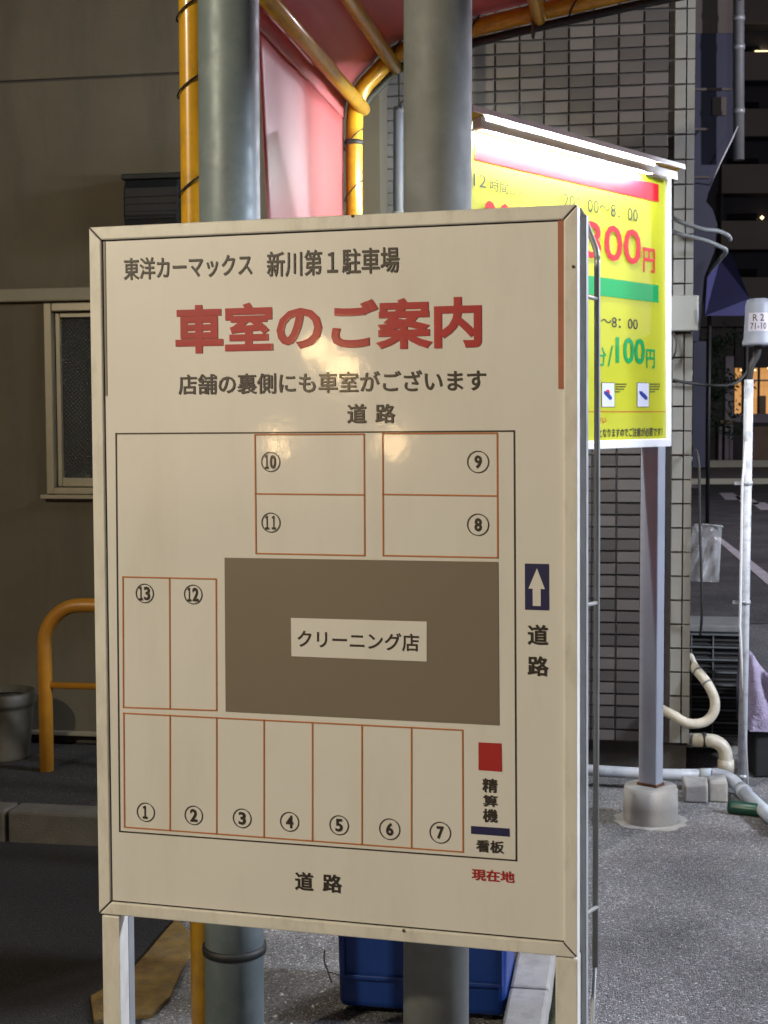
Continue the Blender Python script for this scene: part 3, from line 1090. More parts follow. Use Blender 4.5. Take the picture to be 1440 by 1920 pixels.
# dark grime in mitres and dark strips painted as the shade of the gap round the panel
for (u0, v0), (u1, v1) in (((0, 0), (iu0, iv0)), ((W_, 0), (iu1, iv0)), ((W_, H_), (iu1, iv1)), ((0, H_), (iu0, iv1))):
    d = V((u1 - u0, v1 - v0, 0)); d.normalize(); s = V((-d.y, d.x, 0)) * 0.0012
    e = 0.003
    b = MB()
    b.prism([PL.pt(u0 + d.x * e - s.x, v0 + d.y * e - s.y, -0.02), PL.pt(u1 - s.x, v1 - s.y, -0.02), PL.pt(u1 + s.x, v1 + s.y, -0.02), PL.pt(u0 + d.x * e + s.x, v0 + d.y * e + s.y, -0.02)], PL.n * 0.0191)
    b.build('mitre_grime', 'joint_dark', sg)
b = MB()
for (a0, b0, a1, b1) in ((iu0, iv0, iu1, iv0 + 0.0022), (iu0, iv1 - 0.0022, iu1, iv1), (iu0, iv0 + 0.0022, iu0 + 0.0014, iv1 - 0.0022)):
    b.prism([PL.pt(a0, b0, FACE), PL.pt(a1, b0, FACE), PL.pt(a1, b1, FACE), PL.pt(a0, b1, FACE)], PL.n * 0.0006)
b.build('panel_gap_shade', 'joint_dark', sg)
hF = FACE + 0.0012
patch(PL, [(1045, 411), (1056, 410.5), (1056.5, 729), (1046, 729)], 'ink_fade', sg, hF, 'faded_tape')
patch(PL, [(192, 452), (195, 452), (199, 742), (196, 742)], 'ink_brown', sg, hF, 'faded_tape')


def sw(body, tl, br, m='ink_black', bold=0.022):
    return write(PL, body, tl, br, m, sg, hF + 0.0002, bold)


sw('東洋カーマックス', (229, 483), (471, 516), bold=0.016)
sw('新川第１駐車場', (498, 471), (747, 511), bold=0.016)
sw('車室のご案内', (326, 571), (902, 651), 'ink_red', bold=0.035)
sw('店舗の裏側にも車室がございます', (332, 701), (910, 733), bold=0.016)
sw('道', (649, 757), (686, 794)); sw('路', (702, 757), (740, 793))
sw('道', (988, 1171), (1027, 1211)); sw('路', (988, 1230), (1028, 1269))
sw('道', (551, 1635), (586, 1673)); sw('路', (603, 1639), (640, 1676.5))
# map
lines(PL, [(215, 813, 963, 808), (963, 808, 967, 1615), (967, 1615, 222, 1560), (222, 1560, 215, 813)], 2.6, 'ink_black', sg, hF, 'map_outline')
OR = 'ink_orange'


def bay(segs):
    return lines(PL, segs, 2.5, OR, sg, hF + 0.0001, 'bay_outline')


bay([(476, 815, 681, 814), (681, 814, 682, 1042), (682, 1042, 478, 1038), (478, 1038, 476, 815), (477, 926, 681, 928)])
bay([(716, 813, 931, 812), (931, 812, 932, 1046), (932, 1046, 717, 1042), (717, 1042, 716, 813), (716, 927, 931, 930)])
bay([(228, 1082, 403, 1086), (403, 1086, 404, 1333), (404, 1333, 229, 1327), (229, 1327, 228, 1082), (315.5, 1084, 316.5, 1330)])
segs = [(229.5, 1338, 866, 1370), (866, 1370, 867, 1599), (867, 1599, 231, 1552), (231, 1552, 229.5, 1338)]
for x, y0, y1 in ((316.5, 1342, 1558.5), (404, 1347, 1565), (493, 1351, 1571.5), (584, 1356, 1578), (677, 1360.5, 1585), (770, 1365, 1592)):
    segs.append((x, y0, x, y1))
bay(segs)
patch(PL, [(419, 1046), (933, 1054), (935, 1361), (421, 1335)], 'ink_brown', sg, hF, 'shop_block')
patch(PL, [(544, 1159), (799, 1166), (799, 1241), (545, 1231)], 'sign_white', sg, hF + 0.0008, 'name_plate')
write(PL, 'クリーニング店', (556, 1181), (785, 1223), 'ink_black', sg, hF + 0.0013, 0.018)


def circled(txt, cx, cy, r=18.5):
    c = PL.px(cx, cy, hF + 0.0002)
    rr = r * 0.00094
    b = MB()
    n = 36
    vs = []
    for k in range(n):
        a = 2 * math.pi * k / n
        d = PL.u * math.cos(a) + PL.v * math.sin(a)
        vs += [c + d * (rr + 0.0008), c + d * (rr - 0.0008)]
    b.add(vs, [(2 * k, 2 * k + 1, (2 * k + 3) % (2 * n), (2 * k + 2) % (2 * n)) for k in range(n)])
    b.build('number_ring', 'ink_black', sg)
    if len(txt) == 1:
        xa, xb = (6.0, 3.2) if txt == '1' else (6.8, 6.8)
        sw('１' if txt == '1' else txt, (cx - xa, cy - 12.5), (cx + xb, cy + 12.5), bold=0.03)
    else:
        sw('１', (cx - 11, cy - 13), (cx - 3.6, cy + 13), bold=0.024)
        if txt[1] == '1':
            sw('１', (cx + 1.5, cy - 13), (cx + 8.9, cy + 13), bold=0.024)
        else:
            sw(txt[1], (cx - 1.5, cy - 13), (cx + 10, cy + 13), bold=0.03)


for txt, x, y in (('10', 505.5, 866), ('11', 506, 980), ('9', 895, 866), ('8', 895, 984), ('13', 269, 1113), ('12', 360, 1115), ('1', 271, 1524), ('2', 361, 1530), ('3', 452, 1535.5), ('4', 541, 1542), ('5', 634, 1548.5), ('6', 729, 1556), ('7', 824, 1562.5)):
    circled(txt, x, y, 18.3 if x < 700 else 19.6)
patch(PL, [(983, 1057), (1028, 1058), (1028.5, 1145), (983.5, 1143.5)], 'ink_navy', sg, hF, 'arrow_plate')
patch(PL, [(1006, 1066), (1021, 1105), (1013, 1104.7), (1013.2, 1137), (998.2, 1136.5), (998, 1104.2), (990, 1104)], 'sign_white', sg, hF + 0.0008, 'arrow')
patch(PL, [(896, 1393), (939, 1395), (940, 1448), (896, 1445)], 'ink_red', sg, hF, 'red_square')
sw('精', (903, 1460), (931.5, 1488)); sw('算', (904, 1491), (932, 1515)); sw('機', (904, 1517), (932, 1544.5))
patch(PL, [(882, 1550), (954, 1555), (954.5, 1570), (882, 1564.5)], 'ink_navy', sg, hF, 'navy_bar')
sw('看板', (891, 1575), (944, 1602.5))
sw('現在地', (883, 1629.5), (963.7, 1658), 'ink_red')
# rivets and a dent of dirt on the frame
for x, y in ((661, 405), (757, 1745), (1086, 500)):
    p = PL.px(min(x, 1075), y, 0.0008)
    MB().lathe(p, [(0.0028, -0.001), (0.0026, 0.001), (0.001, 0.002)], 10, PL.n).build('rivet', 'rust', sg)
# legs: flat faced square tubes under the frame
hd = V((PL.u.x, PL.u.y, 0)).normalized()
nb = V((-PL.n.x, -PL.n.y, 0)).normalized()             # away from the camera


# each leg: an aluminium post behind the frame from the ground to near the top, white front cover below the frame
def make_leg(p_left_px, p_right_px, y_at, top_z, uo):
    a = PL.px(p_left_px, y_at); c = PL.px(p_right_px, y_at)
    wl = (c - a).length
    d2 = PL.v / PL.v.z                                # sign leans a hair: follow it
    fa = a - d2 * a.z
    b = MB()
    b.obox(fa + hd * (wl / 2) + nb * 0.0205 + d2 * (a.z + 0.0) / 2, hd * (wl / 2), nb * 0.019, d2 * (a.z / 2 + 0.0))
    b.build('leg', 'frame_white', sg, bevel=0.0022)
    b = MB()
    b.obox(fa + hd * (wl / 2 + uo) + nb * 0.0525 + d2 * top_z / 2, hd * (wl / 2), nb * 0.0125, d2 * (top_z / 2))
    b.build('leg_channel', 'alu', sg, bevel=0.002)
    return fa, wl


ztop_r = PL.pt(W_, H_).z
fa_l, wl_l = make_leg(190, 223, 1716.5, ztop_r - 0.06, 0.0)
fa_r, wl_r = make_leg(1041, 1083, 1795.5, ztop_r - 0.012, 0.010)
# rear bent support tube
rt = V((0, 0, 0))


def rear(px, py, off):
    return onpl(px, py, PL.o - PL.n * off, PL.n)


OFFR = 0.20
P = smooth_path([rear(1085, 392, OFFR), rear(1098, 416, OFFR), rear(1107, 440, OFFR), rear(1117, 466, OFFR), rear(1119.5, 485, OFFR), rear(1119.8, 530, OFFR), rear(1119.5, 1000, OFFR)], 5)
p_end = rear(1116, 1812, OFFR)
foot = rear(1108, 2010, OFFR)
MB().tube(P + [p_end], 0.0056, 12).build('rear_support', 'alu_dull', sg)
kf = rear(1100, 2150, OFFR); kf = p_end + (kf - p_end) * (p_end.z / (p_end.z - kf.z))
MB().tube([p_end + UP * 0.02, kf], 0.0036, 10).build('rear_leg', 'alu', sg)
# tie bars that join the rear support to the sign's back
for py in (560, 1130, 1700):
    a = rear(1119, py, OFFR)
    q = a + PL.n * (OFFR - 0.085) - PL.u * 0.035
    MB().tube([a, q], 0.004, 8).build('tie_bar', 'alu_dull', sg)

# ================================================================== LIT PRICE BOARD
PB = Plane((884, 297), (1236, 378.6), (1236, 772), (884, 772), 5.31)
pr_u1, pr_v0 = PB.uv(1256, 837)
_, pr_v1 = PB.uv(1253, 326)
pu0 = PB.uv(870, 500)[0]
pc = PB.pt((pu0 + pr_u1) / 2, 0); pc.z = 0
pb = thing('price_board', pc, 'double sided yellow parking price board lit by a strip lamp hood', 'sign')
TK = 0.055
MB().prism([PB.pt(pu0 + 0.02, pr_v0 + 0.02, -TK + 0.004), PB.pt(pr_u1 - 0.02, pr_v0 + 0.02, -TK + 0.004), PB.pt(pr_u1 - 0.02, pr_v1 - 0.02, -TK + 0.004), PB.pt(pu0 + 0.02, pr_v1 - 0.02, -TK + 0.004)], PB.n * (TK - 0.008)).build('face', 'poster_yellow', pb)
fr = 0.026
for q in (((pu0, pr_v0), (pr_u1, pr_v0), (pr_u1 - fr, pr_v0 + fr * 1.15), (pu0 + fr, pr_v0 + fr * 1.15)),
          ((pr_u1, pr_v0), (pr_u1, pr_v1), (pr_u1 - fr, pr_v1 - fr), (pr_u1 - fr, pr_v0 + fr * 1.15)),
          ((pr_u1, pr_v1), (pu0, pr_v1), (pu0 + fr, pr_v1 - fr), (pr_u1 - fr, pr_v1 - fr)),
          ((pu0, pr_v1), (pu0, pr_v0), (pu0 + fr, pr_v0 + fr * 1.15), (pu0 + fr, pr_v1 - fr))):
    MB().prism([PB.pt(u, v, -TK - 0.004) for u, v in q], PB.n * (TK + 0.012)).build('frame_rail', 'white_enamel', pb, bevel=0.003)
hP = -0.0025


def pw(body, tl, br, m, bold=0.01):
    return write(PB, body, tl, br, m, pb, hP + 0.0005, bold)


def puv(u0, v0, u1, v1, m, name, h=hP):
    b = MB()
    b.prism([PB.pt(u0, v0, h - 0.0004), PB.pt(u1, v0, h - 0.0004), PB.pt(u1, v1, h - 0.0004), PB.pt(u0, v1, h - 0.0004)], PB.n * 0.0004)
    return b.build(name, m, pb)


ur, vt = PB.uv(1236, 345.7); _, vb_ = PB.uv(1236, 378.6)
puv(pu0 + 0.06, vb_, ur, vt, 'poster_red', 'red_band')
_, vt2 = PB.uv(1236.6, 535); _, vb2 = PB.uv(1236.6, 567.5)
puv(PB.uv(1040, 540)[0], vb2, ur, vt2, 'poster_green', 'green_band')
pw('12', (889, 324), (913, 353), 'poster_black', 0.0)
pw('時間', (920, 331), (954, 364), 'poster_black', 0.0)
pw('以内', (957, 352), (983, 371), 'poster_black', 0.0)
pw('200', (910, 374), (985, 470), 'poster_red', 0.012)
pw('20：00～8：00', (1057, 362), (1197, 416), 'poster_black', 0.004)
pw('300', (1099, 412), (1203, 498), 'poster_red', 0.012)
pw('円', (1207, 463), (1229, 513), 'poster_red', 0.02)
pw('～8：00', (1128, 592), (1197, 618), 'poster_black', 0.008)
pw('分', (1117, 650), (1138, 687), 'poster_green', 0.012)
pw('/', (1141, 647), (1151, 687), 'poster_green', 0.0)
pw('100', (1156, 631), (1210.5, 683.5), 'poster_green', 0.022)
pw('円', (1213, 654), (1229, 691), 'poster_green', 0.02)
pw('さい', (1122, 782), (1138, 794), 'poster_red', 0.01)
pw('となりますのでご注意が必要です！', (1124, 803), (1243, 817.5), 'poster_black', 0.02)
for x0, x1, x2 in ((1129, 1153.5, 1176), (1195.5, 1218, 1240)):
    patch(PB, [(x0, 717), (x1, 717.5), (x1, 763.5), (x0, 763.5)], 'poster_black', pb, hP, 'card_edge')
    patch(PB, [(x0 + 0.8, 718), (x1 - 0.8, 718.5), (x1 - 0.8, 762.5), (x0 + 0.8, 762.5)], 'poster_white', pb, hP + 0.0008, 'picture_card')
    patch(PB, [(x0 + 4, 733), (x0 + 10, 734), (x0 + 19, 744), (x0 + 19, 749), (x0 + 15, 750), (x0 + 4, 738)], 'poster_blue', pb, hP + 0.0014, 'picture_plate')
    patch(PB, [(x0 + 8, 731), (x0 + 14, 731), (x0 + 15, 738), (x0 + 11, 737)], 'poster_red' if x0 < 1150 else 'poster_white', pb, hP + 0.0018, 'picture_car')
    b = MB()
    for j in range(4):
        y = 719 + j * 4.8
        xe = x2 - (0, 1.5, 3, 11)[j]
        xs = x1 + 1.5
        while xs < xe - 1:
            wd = random.uniform(1.2, 2.6)
            P4 = [PB.px(a, q, hP + 0.0002) for a, q in ((xs, y), (min(xs + wd, xe), y), (min(xs + wd, xe), y + 2.4), (xs, y + 2.4))]
            b.add(P4, [(0, 1, 2, 3)])
            xs += wd + 0.7
    b.build('small_print', 'poster_black', pb)
ul = pu0 + 0.05
lv = PB.uv(1245, 772)[1]
puv(ul, lv - 0.0014, pr_u1 - 0.03, lv + 0.0014, 'ink_red', 'rule')
lv = PB.uv(1245, 825)[1]
puv(ul, lv - 0.0014, pr_u1 - 0.03, lv + 0.0014, 'ink_red', 'rule')
# lamp hood on both sides of the board
for sgn, o0 in ((1, 0.008), (-1, -TK - 0.008)):
    d = PB.n * sgn
    base_v = pr_v1
    ext = 0.056 if sgn > 0 else 0.088

    def hp_(u, v, q):
        return PB.pt(u, v, o0) + d * q
    ua, ub = (pu0 - 0.05 if sgn > 0 else pu0 + 0.03), pr_u1 - 0.012
    rise = 0.014 if sgn > 0 else 0.022
    lq = 0.023 if sgn > 0 else 0.046
    if sgn > 0:                                        # shade strip that hides the front tube
        b = MB(); b.prism([hp_(pu0 + 0.03, v, q) for q, v in ((0.037, base_v - 0.003), (0.0395, base_v - 0.003), (0.0405, base_v - 0.032), (0.038, base_v - 0.032))], PB.u * (pr_u1 - pu0 - 0.06)); b.build('lamp_shade', 'hood_in', pb)
    b = MB(); b.prism([hp_(ua, v, q) for q, v in ((0.0, base_v + 0.006), (ext, base_v + rise + 0.012), (ext - 0.001, base_v + rise + 0.007), (0.0, base_v + 0.0015))], PB.u * (ub - ua)); b.build('hood_top', 'hood', pb)
    b = MB(); b.prism([hp_(ua, v, q) for q, v in ((0.0, base_v + 0.0008), (ext - 0.0015, base_v + rise + 0.0065), (ext - 0.003, base_v + rise), (0.0, base_v - 0.005))], PB.u * (ub - ua)); b.build('hood_lining', 'hood_yellow', pb)
    b = MB(); b.prism([hp_(ua, v, q) for q, v in ((ext, base_v + rise + 0.012), (ext + 0.006, base_v + rise + 0.01), (ext + 0.008, base_v + rise - 0.008), (ext + 0.002, base_v + rise - 0.008))], PB.u * (ub - ua)); b.build('hood_lip', 'hood_in', pb)
    b = MB(); b.prism([hp_(pu0 + 0.03, v, q) for q, v in ((0.012, base_v - 0.001), (0.03, base_v + 0.003), (0.029, base_v - 0.001), (0.014, base_v - 0.005))], PB.u * (pr_u1 - pu0 - 0.06)); b.build('lamp_channel', 'white_enamel', pb)
    MB().tube([hp_(pu0 + 0.05, base_v - 0.012, lq), hp_(pr_u1 - (0.2 if sgn > 0 else 0.05), base_v - 0.012, lq)], 0.0115, 12).build('lamp_tube', 'tube_lit' if sgn > 0 else 'tube_lit_bright', pb)
    for uq in (pu0 + 0.036, pr_u1 - (0.186 if sgn > 0 else 0.036)):
        b = MB(); b.obox(hp_(uq, base_v - 0.011, lq), PB.u * 0.012, d * 0.016, PB.v * 0.018); b.build('lamp_holder', 'white_enamel', pb)
    b = MB(); b.prism([hp_(ua - 0.004, v, q) for q, v in ((0.0, base_v + 0.008), (ext + 0.007, base_v + rise + 0.013), (ext + 0.008, base_v + rise - 0.009), (0.0, base_v - 0.012))], PB.u * 0.0035); b.build('hood_end_cap', 'hood', pb)
# posts of the board, standing just inside the frame
pq = gnd(1229, 1512)
for which, (pxx, dep) in enumerate((((1226, 1545), None), (None, None))):
    if which == 0:
        uq = PB.uv(1237, 838)[0]
    else:
        uq = pu0 + 0.16
    top = PB.pt(uq, pr_v0 + 0.004, -TK / 2)
    ft = V((top.x, top.y, 0))
    hu = V((PB.u.x, PB.u.y, 0)).normalized()
    hn = V((PB.n.x, PB.n.y, 0)).normalized()
    b = MB(); b.obox(ft + UP * (top.z / 2 + 0.01), hu * 0.0275, hn * 0.0375, UP * (top.z / 2 - 0.01)); b.build('post', 'post_paint', pb, bevel=0.004)
    MB().lathe(ft, [(0.1, -0.02), (0.1, 0.0), (0.102, 0.06), (0.1, 0.128), (0.1, 0.128), (0.096, 0.137), (0.096, 0.137), (0.001, 0.14)], 32).build('concrete_base', 'concrete', pb)
    rr = random.Random(5 + which)
    ring = [0.135 + rr.uniform(-0.012, 0.018) for _ in range(24)]
    vs = [ft + UP * 0.009] + [ft + V((math.cos(2 * math.pi * k / 24), math.sin(2 * math.pi * k / 24), 0)) * q + UP * 0.0015 for k, q in enumerate(ring)]
    b = MB(); b.add(vs, [(0, 1 + k, 1 + (k + 1) % 24) for k in range(24)], True); b.build('mortar_skirt', 'concrete', pb)
    b = MB(); b.obox(ft + UP * 0.143, hu * 0.031, hn * 0.041, UP * 0.006); b.build('rust_ring', 'rust', pb)

# ================================================================== PIPES AND CLUTTER BY THE TILED CORNER
DG = 5.74
a = thing('drain_pipe', atd(1260, 1470, DG) * 1.0, 'grey plastic drain pipe lying along the tiled wall and turning down to the asphalt', 'drain pipe')
P = [atd(1020, 1438, DG + 0.06), atd(1130, 1446, DG + 0.03), atd(1230, 1452, DG), atd(1340, 1453, DG - 0.03)]
P2 = smooth_path([atd(1335, 1453, DG - 0.03), atd(1358, 1456, DG - 0.05), atd(1376, 1466, DG - 0.08), atd(1390, 1480, DG - 0.12)], 5)
MB().tube(P, 0.024, 16).build('pipe', 'pvc_grey', a)
MB().tube([atd(1312, 1453, DG - 0.022), atd(1346, 1453.3, DG - 0.03)], 0.0275, 16).build('sleeve', 'pvc_blue', a)
MB().tube(P2, 0.027, 16).build('elbow', 'pvc_grey', a)
e0 = P2[-1]
e1 = gnd(1470, 1556, 0.03)
MB().tube([e0, e0 + (e1 - e0) * 0.1], 0.031, 16).build('collar', 'pvc_grey', a)
MB().tube([e0, e1], 0.0255, 16).build('spout', 'pvc_blue', a)

a = thing('waste_pipe', atd(1340, 1450, 5.86), 'thick beige waste pipe with an elbow beside the tiled corner', 'pipe')
P = smooth_path([atd(1268, 1388, 6.02), atd(1290, 1388, 5.95), atd(1318, 1388, 5.88), atd(1342, 1391, 5.87), atd(1357, 1404, 5.865), atd(1361, 1426, 5.86), atd(1361, 1475, 5.86)], 6)
MB().tube(P, 0.029, 18).build('pipe', 'pvc_beige', a)
MB().tube([atd(1316, 1388, 5.88), atd(1323, 1388, 5.88)], 0.0335, 18).build('clamp', 'black', a)
MB().tube([atd(1361, 1424, 5.86), atd(1361, 1448, 5.86)], 0.0335, 18).build('socket', 'pvc_beige', a)

a = thing('flexible_hose', atd(1300, 1340, 5.8), 'pale flexible hose looping out from the tiled wall', 'hose')
P = smooth_path([atd(1205, 1306, 5.97), atd(1222, 1318, 5.93), atd(1240, 1330, 5.86), atd(1262, 1341, 5.8), atd(1290, 1356, 5.78), atd(1320, 1354, 5.78), atd(1338, 1336, 5.78), atd(1340, 1312, 5.79), atd(1330, 1288, 5.8), atd(1316, 1268, 5.83), atd(1302, 1252, 5.88), atd(1292, 1232, 5.95)], 7)
MB().tube(P, 0.0205, 14).build('hose', 'pvc_beige', a)
for k in (58, 66):
    MB().tube([P[k], P[k + 1] if k + 1 < len(P) else P[k]], 0.0225, 14).build('tape', 'conduit', a)

# outdoor unit with slatted front
AO = atd(1286, 1455, 6.32); AO.z = 0
ac = thing('outdoor_unit', AO, 'dark outdoor air conditioner unit with a pale wire front guard', 'air conditioner')
ah = atd(1300, 1172, 6.32).z
b = MB(); b.span(AO, GP, GD, UP, ((-0.1, 0.27), (0.03, 0.32), (0.06, ah))); b.build('casing', 'acbody', ac, bevel=0.01)
b = MB(); b.span(AO, GP, GD, UP, ((-0.08, 0.255), (0.012, 0.034), (0.09, ah - 0.03))); b.build('recess', 'room_dark', ac)
zb_ = 0.1
nslat = 9
for i in range(nslat):
    z = zb_ + (ah - 0.14) * i / (nslat - 1)
    MB().span(AO, GP, GD, UP, ((-0.085, 0.262), (-0.004, 0.002), (z - 0.0035, z + 0.0035))).build('guard_bar', 'conduit', ac)
for s in (0.02, 0.115):
    MB().span(AO, GP, GD, UP, ((s - 0.003, s + 0.003), (0.002, 0.008), (zb_, ah - 0.04))).build('guard_bar', 'conduit', ac)
for i in range(22):
    z = 0.11 + i * (ah - 0.16) / 22
    MB().span(AO, GP, GD, UP, ((-0.075, 0.25), (0.006, 0.011), (z, z + 0.006))).build('fin', 'foundation', ac)
for s in (-0.06, 0.23):
    MB().span(AO, GP, GD, UP, ((s - 0.03, s + 0.03), (0.05, 0.3), (0, 0.062))).build('foot', 'concrete', ac, bevel=0.004)

# concrete blocks
for x, y, sx, sz, lab in ((1305, 1506, 0.1, 0.075, 'squat grey concrete block under the grey drain pipe'), (1346, 1505, 0.075, 0.085, 'broken concrete lump next to the squat block')):
    q = gnd(x, y)
    b = MB()
    rr = random.Random(x)
    vs = [q + GP * i * sx * (0.5 + rr.uniform(-0.06, 0.06)) + GD * (j * 0.06 + 0.06) + UP * (k * sz * (1 + rr.uniform(-0.1, 0.1))) for k in (0, 1) for j in (-1, 1) for i in (-1, 1)]
    b.add(vs, [(0, 2, 3, 1), (4, 5, 7, 6), (0, 1, 5, 4), (2, 6, 7, 3), (0, 4, 6, 2), (1, 3, 7, 5)])
    tag(b.build('concrete_block', 'concrete', bevel=0.008), lab, 'block')

# green bottle
q = gnd(1364, 1524)
b = MB(); b.lathe(q + UP * 0.025, [(0.004, 0), (0.022, 0.004), (0.025, 0.02), (0.025, 0.12), (0.022, 0.135), (0.011, 0.17), (0.01, 0.2), (0.001, 0.201)], 20, (GP * 0.95 - GD * 0.3).normalized())
tag(b.build('bottle', 'green_plastic'), 'dark green plastic bottle lying on the asphalt by the pale pipe', 'bottle')

# white pole with clamps, cable and cap
wp0 = gnd(1391, 1478)
wt = atd(1404, 712, wp0.y)
pole = thing('white_pole', (wp0.x, wp0.y, 0), 'slim white pole with flaking paint and wire clamps near the tiled corner', 'pole')
MB().tube([wp0, wt], 0.0185, 16).build('shaft', 'white_pipe', pole)
for f in (0.03, 0.46, 0.75):
    c = wp0.lerp(wt, f)
    MB().tube([c - UP * 0.008, c + UP * 0.008], 0.0225, 14).build('clamp', 'alu', pole)
    MB().span(c, GP, GD, UP, ((-0.05, -0.015), (-0.012, -0.004), (-0.007, 0.007))).build('clamp_ear', 'alu', pole)
MB().tube([wp0 + V((0.02, -0.012, 0.02)), wp0.lerp(wt, 0.4) + V((-0.022, -0.012, 0)), wp0.lerp(wt, 0.75) + V((-0.022, -0.012, 0)), wt + V((-0.01, -0.015, -0.25))], 0.0055, 8).build('cable', 'white_enamel', pole)
cap_d = wp0.y - 0.02
cb = atd(1421, 648, cap_d)
capt = thing('pole_cap', cb, 'grey plastic cover marked R 2 above the slim white pole', 'cover')
ch = atd(1421, 560, cap_d).z - cb.z
MB().lathe(cb, [(0.062, 0), (0.062, 0.012), (0.056, 0.03), (0.051, ch * 0.85), (0.046, ch * 0.96), (0.034, ch), (0.001, ch + 0.002)], 32).build('cover', 'cap', capt)
# label curved on the cap and its writing
fwd = (V((0, 0, CAMZ)) - cb); fwd.z = 0; fwd.normalize()
sid = V((-fwd.y, fwd.x, 0))
z0l, z1l = atd(1421, 622, cap_d).z - cb.z, atd(1421, 588, cap_d).z - cb.z


def capsurf(a, z, e):
    return cb + (fwd * math.cos(a) + sid * math.sin(a)) * (0.0562 - 0.008 * (z / ch - 0.2) + e) + UP * z


b = MB()
n = 12
vs = []
for i in range(n + 1):
    al = -0.75 + 1.5 * i / n
    vs += [capsurf(al, z0l, 0.0012), capsurf(al, z1l, 0.0012)]
b.add(vs, [(2 * i, 2 * i + 2, 2 * i + 3, 2 * i + 1) for i in range(n)], True)
b.build('label', 'label_white', capt)
for body, za, zb2, a0, a1 in (('R 2', 0.55, 0.93, -0.38, 0.42), ('71-10', 0.1, 0.46, -0.55, 0.6)):
    vs, fs = glyphs(body, 0.012)
    b = MB()
    b.add([capsurf(a0 + (a1 - a0) * x, z0l + (z1l - z0l) * (za + (zb2 - za) * y), 0.0022 + 0.0002 * z) for x, y, z in vs], fs)
    b.build('lettering', 'ink_black', capt)
MB().tube(smooth_path([wt - UP * 0.02, wt + V((0.006, -0.01, 0.05)), wt + V((0.03, -0.01, 0.1)), cb + UP * 0.03], 5), 0.014, 10).build('neck', 'black', capt)
# dark cable from the wall to the pole
cw = thing('cable', atd(1300, 720, 5.88), 'dark cable drooping from the tiled corner to the slim white pole', 'cable')
P = smooth_path([atd(1262, 712, 5.85), atd(1280, 716, 5.84), atd(1305, 720, 5.84), atd(1345, 723, 5.84), atd(1375, 720, 5.84), atd(1395, 704, 5.86), atd(1408, 684, 5.86), atd(1415, 660, 5.87)], 6)
MB().tube(P, 0.0062, 8).build('strand', 'black', cw)
cw = thing('cable', atd(1306, 1180, 5.84), 'black cable hanging straight down past the clear bag', 'cable')
P = smooth_path([atd(1300, 840, 5.88), atd(1307, 850, 5.82), atd(1311, 880, 5.8), atd(1312, 980, 5.79), atd(1315, 1080, 5.79), atd(1316, 1150, 5.8), atd(1313, 1190, 5.85)], 6)
MB().tube(P, 0.0058, 8).build('strand', 'black', cw)
cw = thing('cable', atd(1262, 700, 5.83), 'black cable looping out below the junction box', 'cable')
P = smooth_path([atd(1262, 622, 5.84), atd(1268, 640, 5.82), atd(1266, 662, 5.82), atd(1258, 676, 5.84)], 6)
MB().tube(P, 0.004, 8).build('strand', 'black', cw)

# junction box, conduit, insulator
jb = thing('junction_box', atd(1284, 622, 5.86), 'pale junction box fixed at the tiled corner', 'junction box')
p0 = atd(1256, 621, 5.84); p1 = atd(1310, 554, 5.84)
b = MB(); b.span(V((p0.x, p0.y, p0.z)), GP, GD, UP, ((0, (p1 - p0).dot(GP)), (0.0, 0.08), (0, p1.z - p0.z))); b.build('box', 'boxplastic', jb, bevel=0.006)
for zq in (0.02, p1.z - p0.z - 0.03):
    MB().span(p0, GP, GD, UP, (((p1 - p0).dot(GP) - 0.004, (p1 - p0).dot(GP) + 0.006), (0.005, 0.03), (zq, zq + 0.018))).build('hinge', 'black', jb)
b = MB(); b.span(p0, GP, GD, UP, (((p1 - p0).dot(GP) - 0.014, (p1 - p0).dot(GP) - 0.007), (-0.003, 0.001), (0.025, 0.085))); b.build('label', 'conduit', jb)
cd = thing('conduit', atd(1291, 890, 5.9), 'pale straight conduit running down the tiled corner', 'conduit')
MB().tube([atd(1291, 893, 5.9), atd(1294, 484, 5.9)], 0.0115, 12).build('pipe', 'boxplastic', cd)
for y in (520, 700, 860):
    c = atd(1292, y, 5.9)
    MB().tube([c - UP * 0.008, c + UP * 0.008], 0.0145, 12).build('saddle', 'alu_dull', cd)


def corrugated(name, pts, r, lab):
    c = thing(name, pts[0], lab, 'conduit')
    P = smooth_path(pts, 14)
    rs = [r * (1.0 if i % 2 else 0.86) for i in range(len(P))]
    MB().tube(P, r, 12, rs=rs).build('sleeve', 'conduit', c)
    return c


corrugated('flexible_conduit', [atd(1262, 408, 5.88), atd(1272, 414, 5.8), atd(1290, 421, 5.78), atd(1320, 430, 5.78), atd(1345, 433, 5.8), atd(1364, 441, 5.85), atd(1369, 449, 5.95)], 0.0095, 'upper grey corrugated conduit bending away from the tiled corner')
corrugated('flexible_conduit', [atd(1256, 432, 5.88), atd(1272, 438, 5.8), atd(1290, 443, 5.78), atd(1320, 450, 5.78), atd(1345, 460, 5.8), atd(1361, 470, 5.88), atd(1350, 486, 6.1), atd(1331, 508, 6.3)], 0.0095, 'lower grey corrugated conduit that doubles back toward the navy awning')

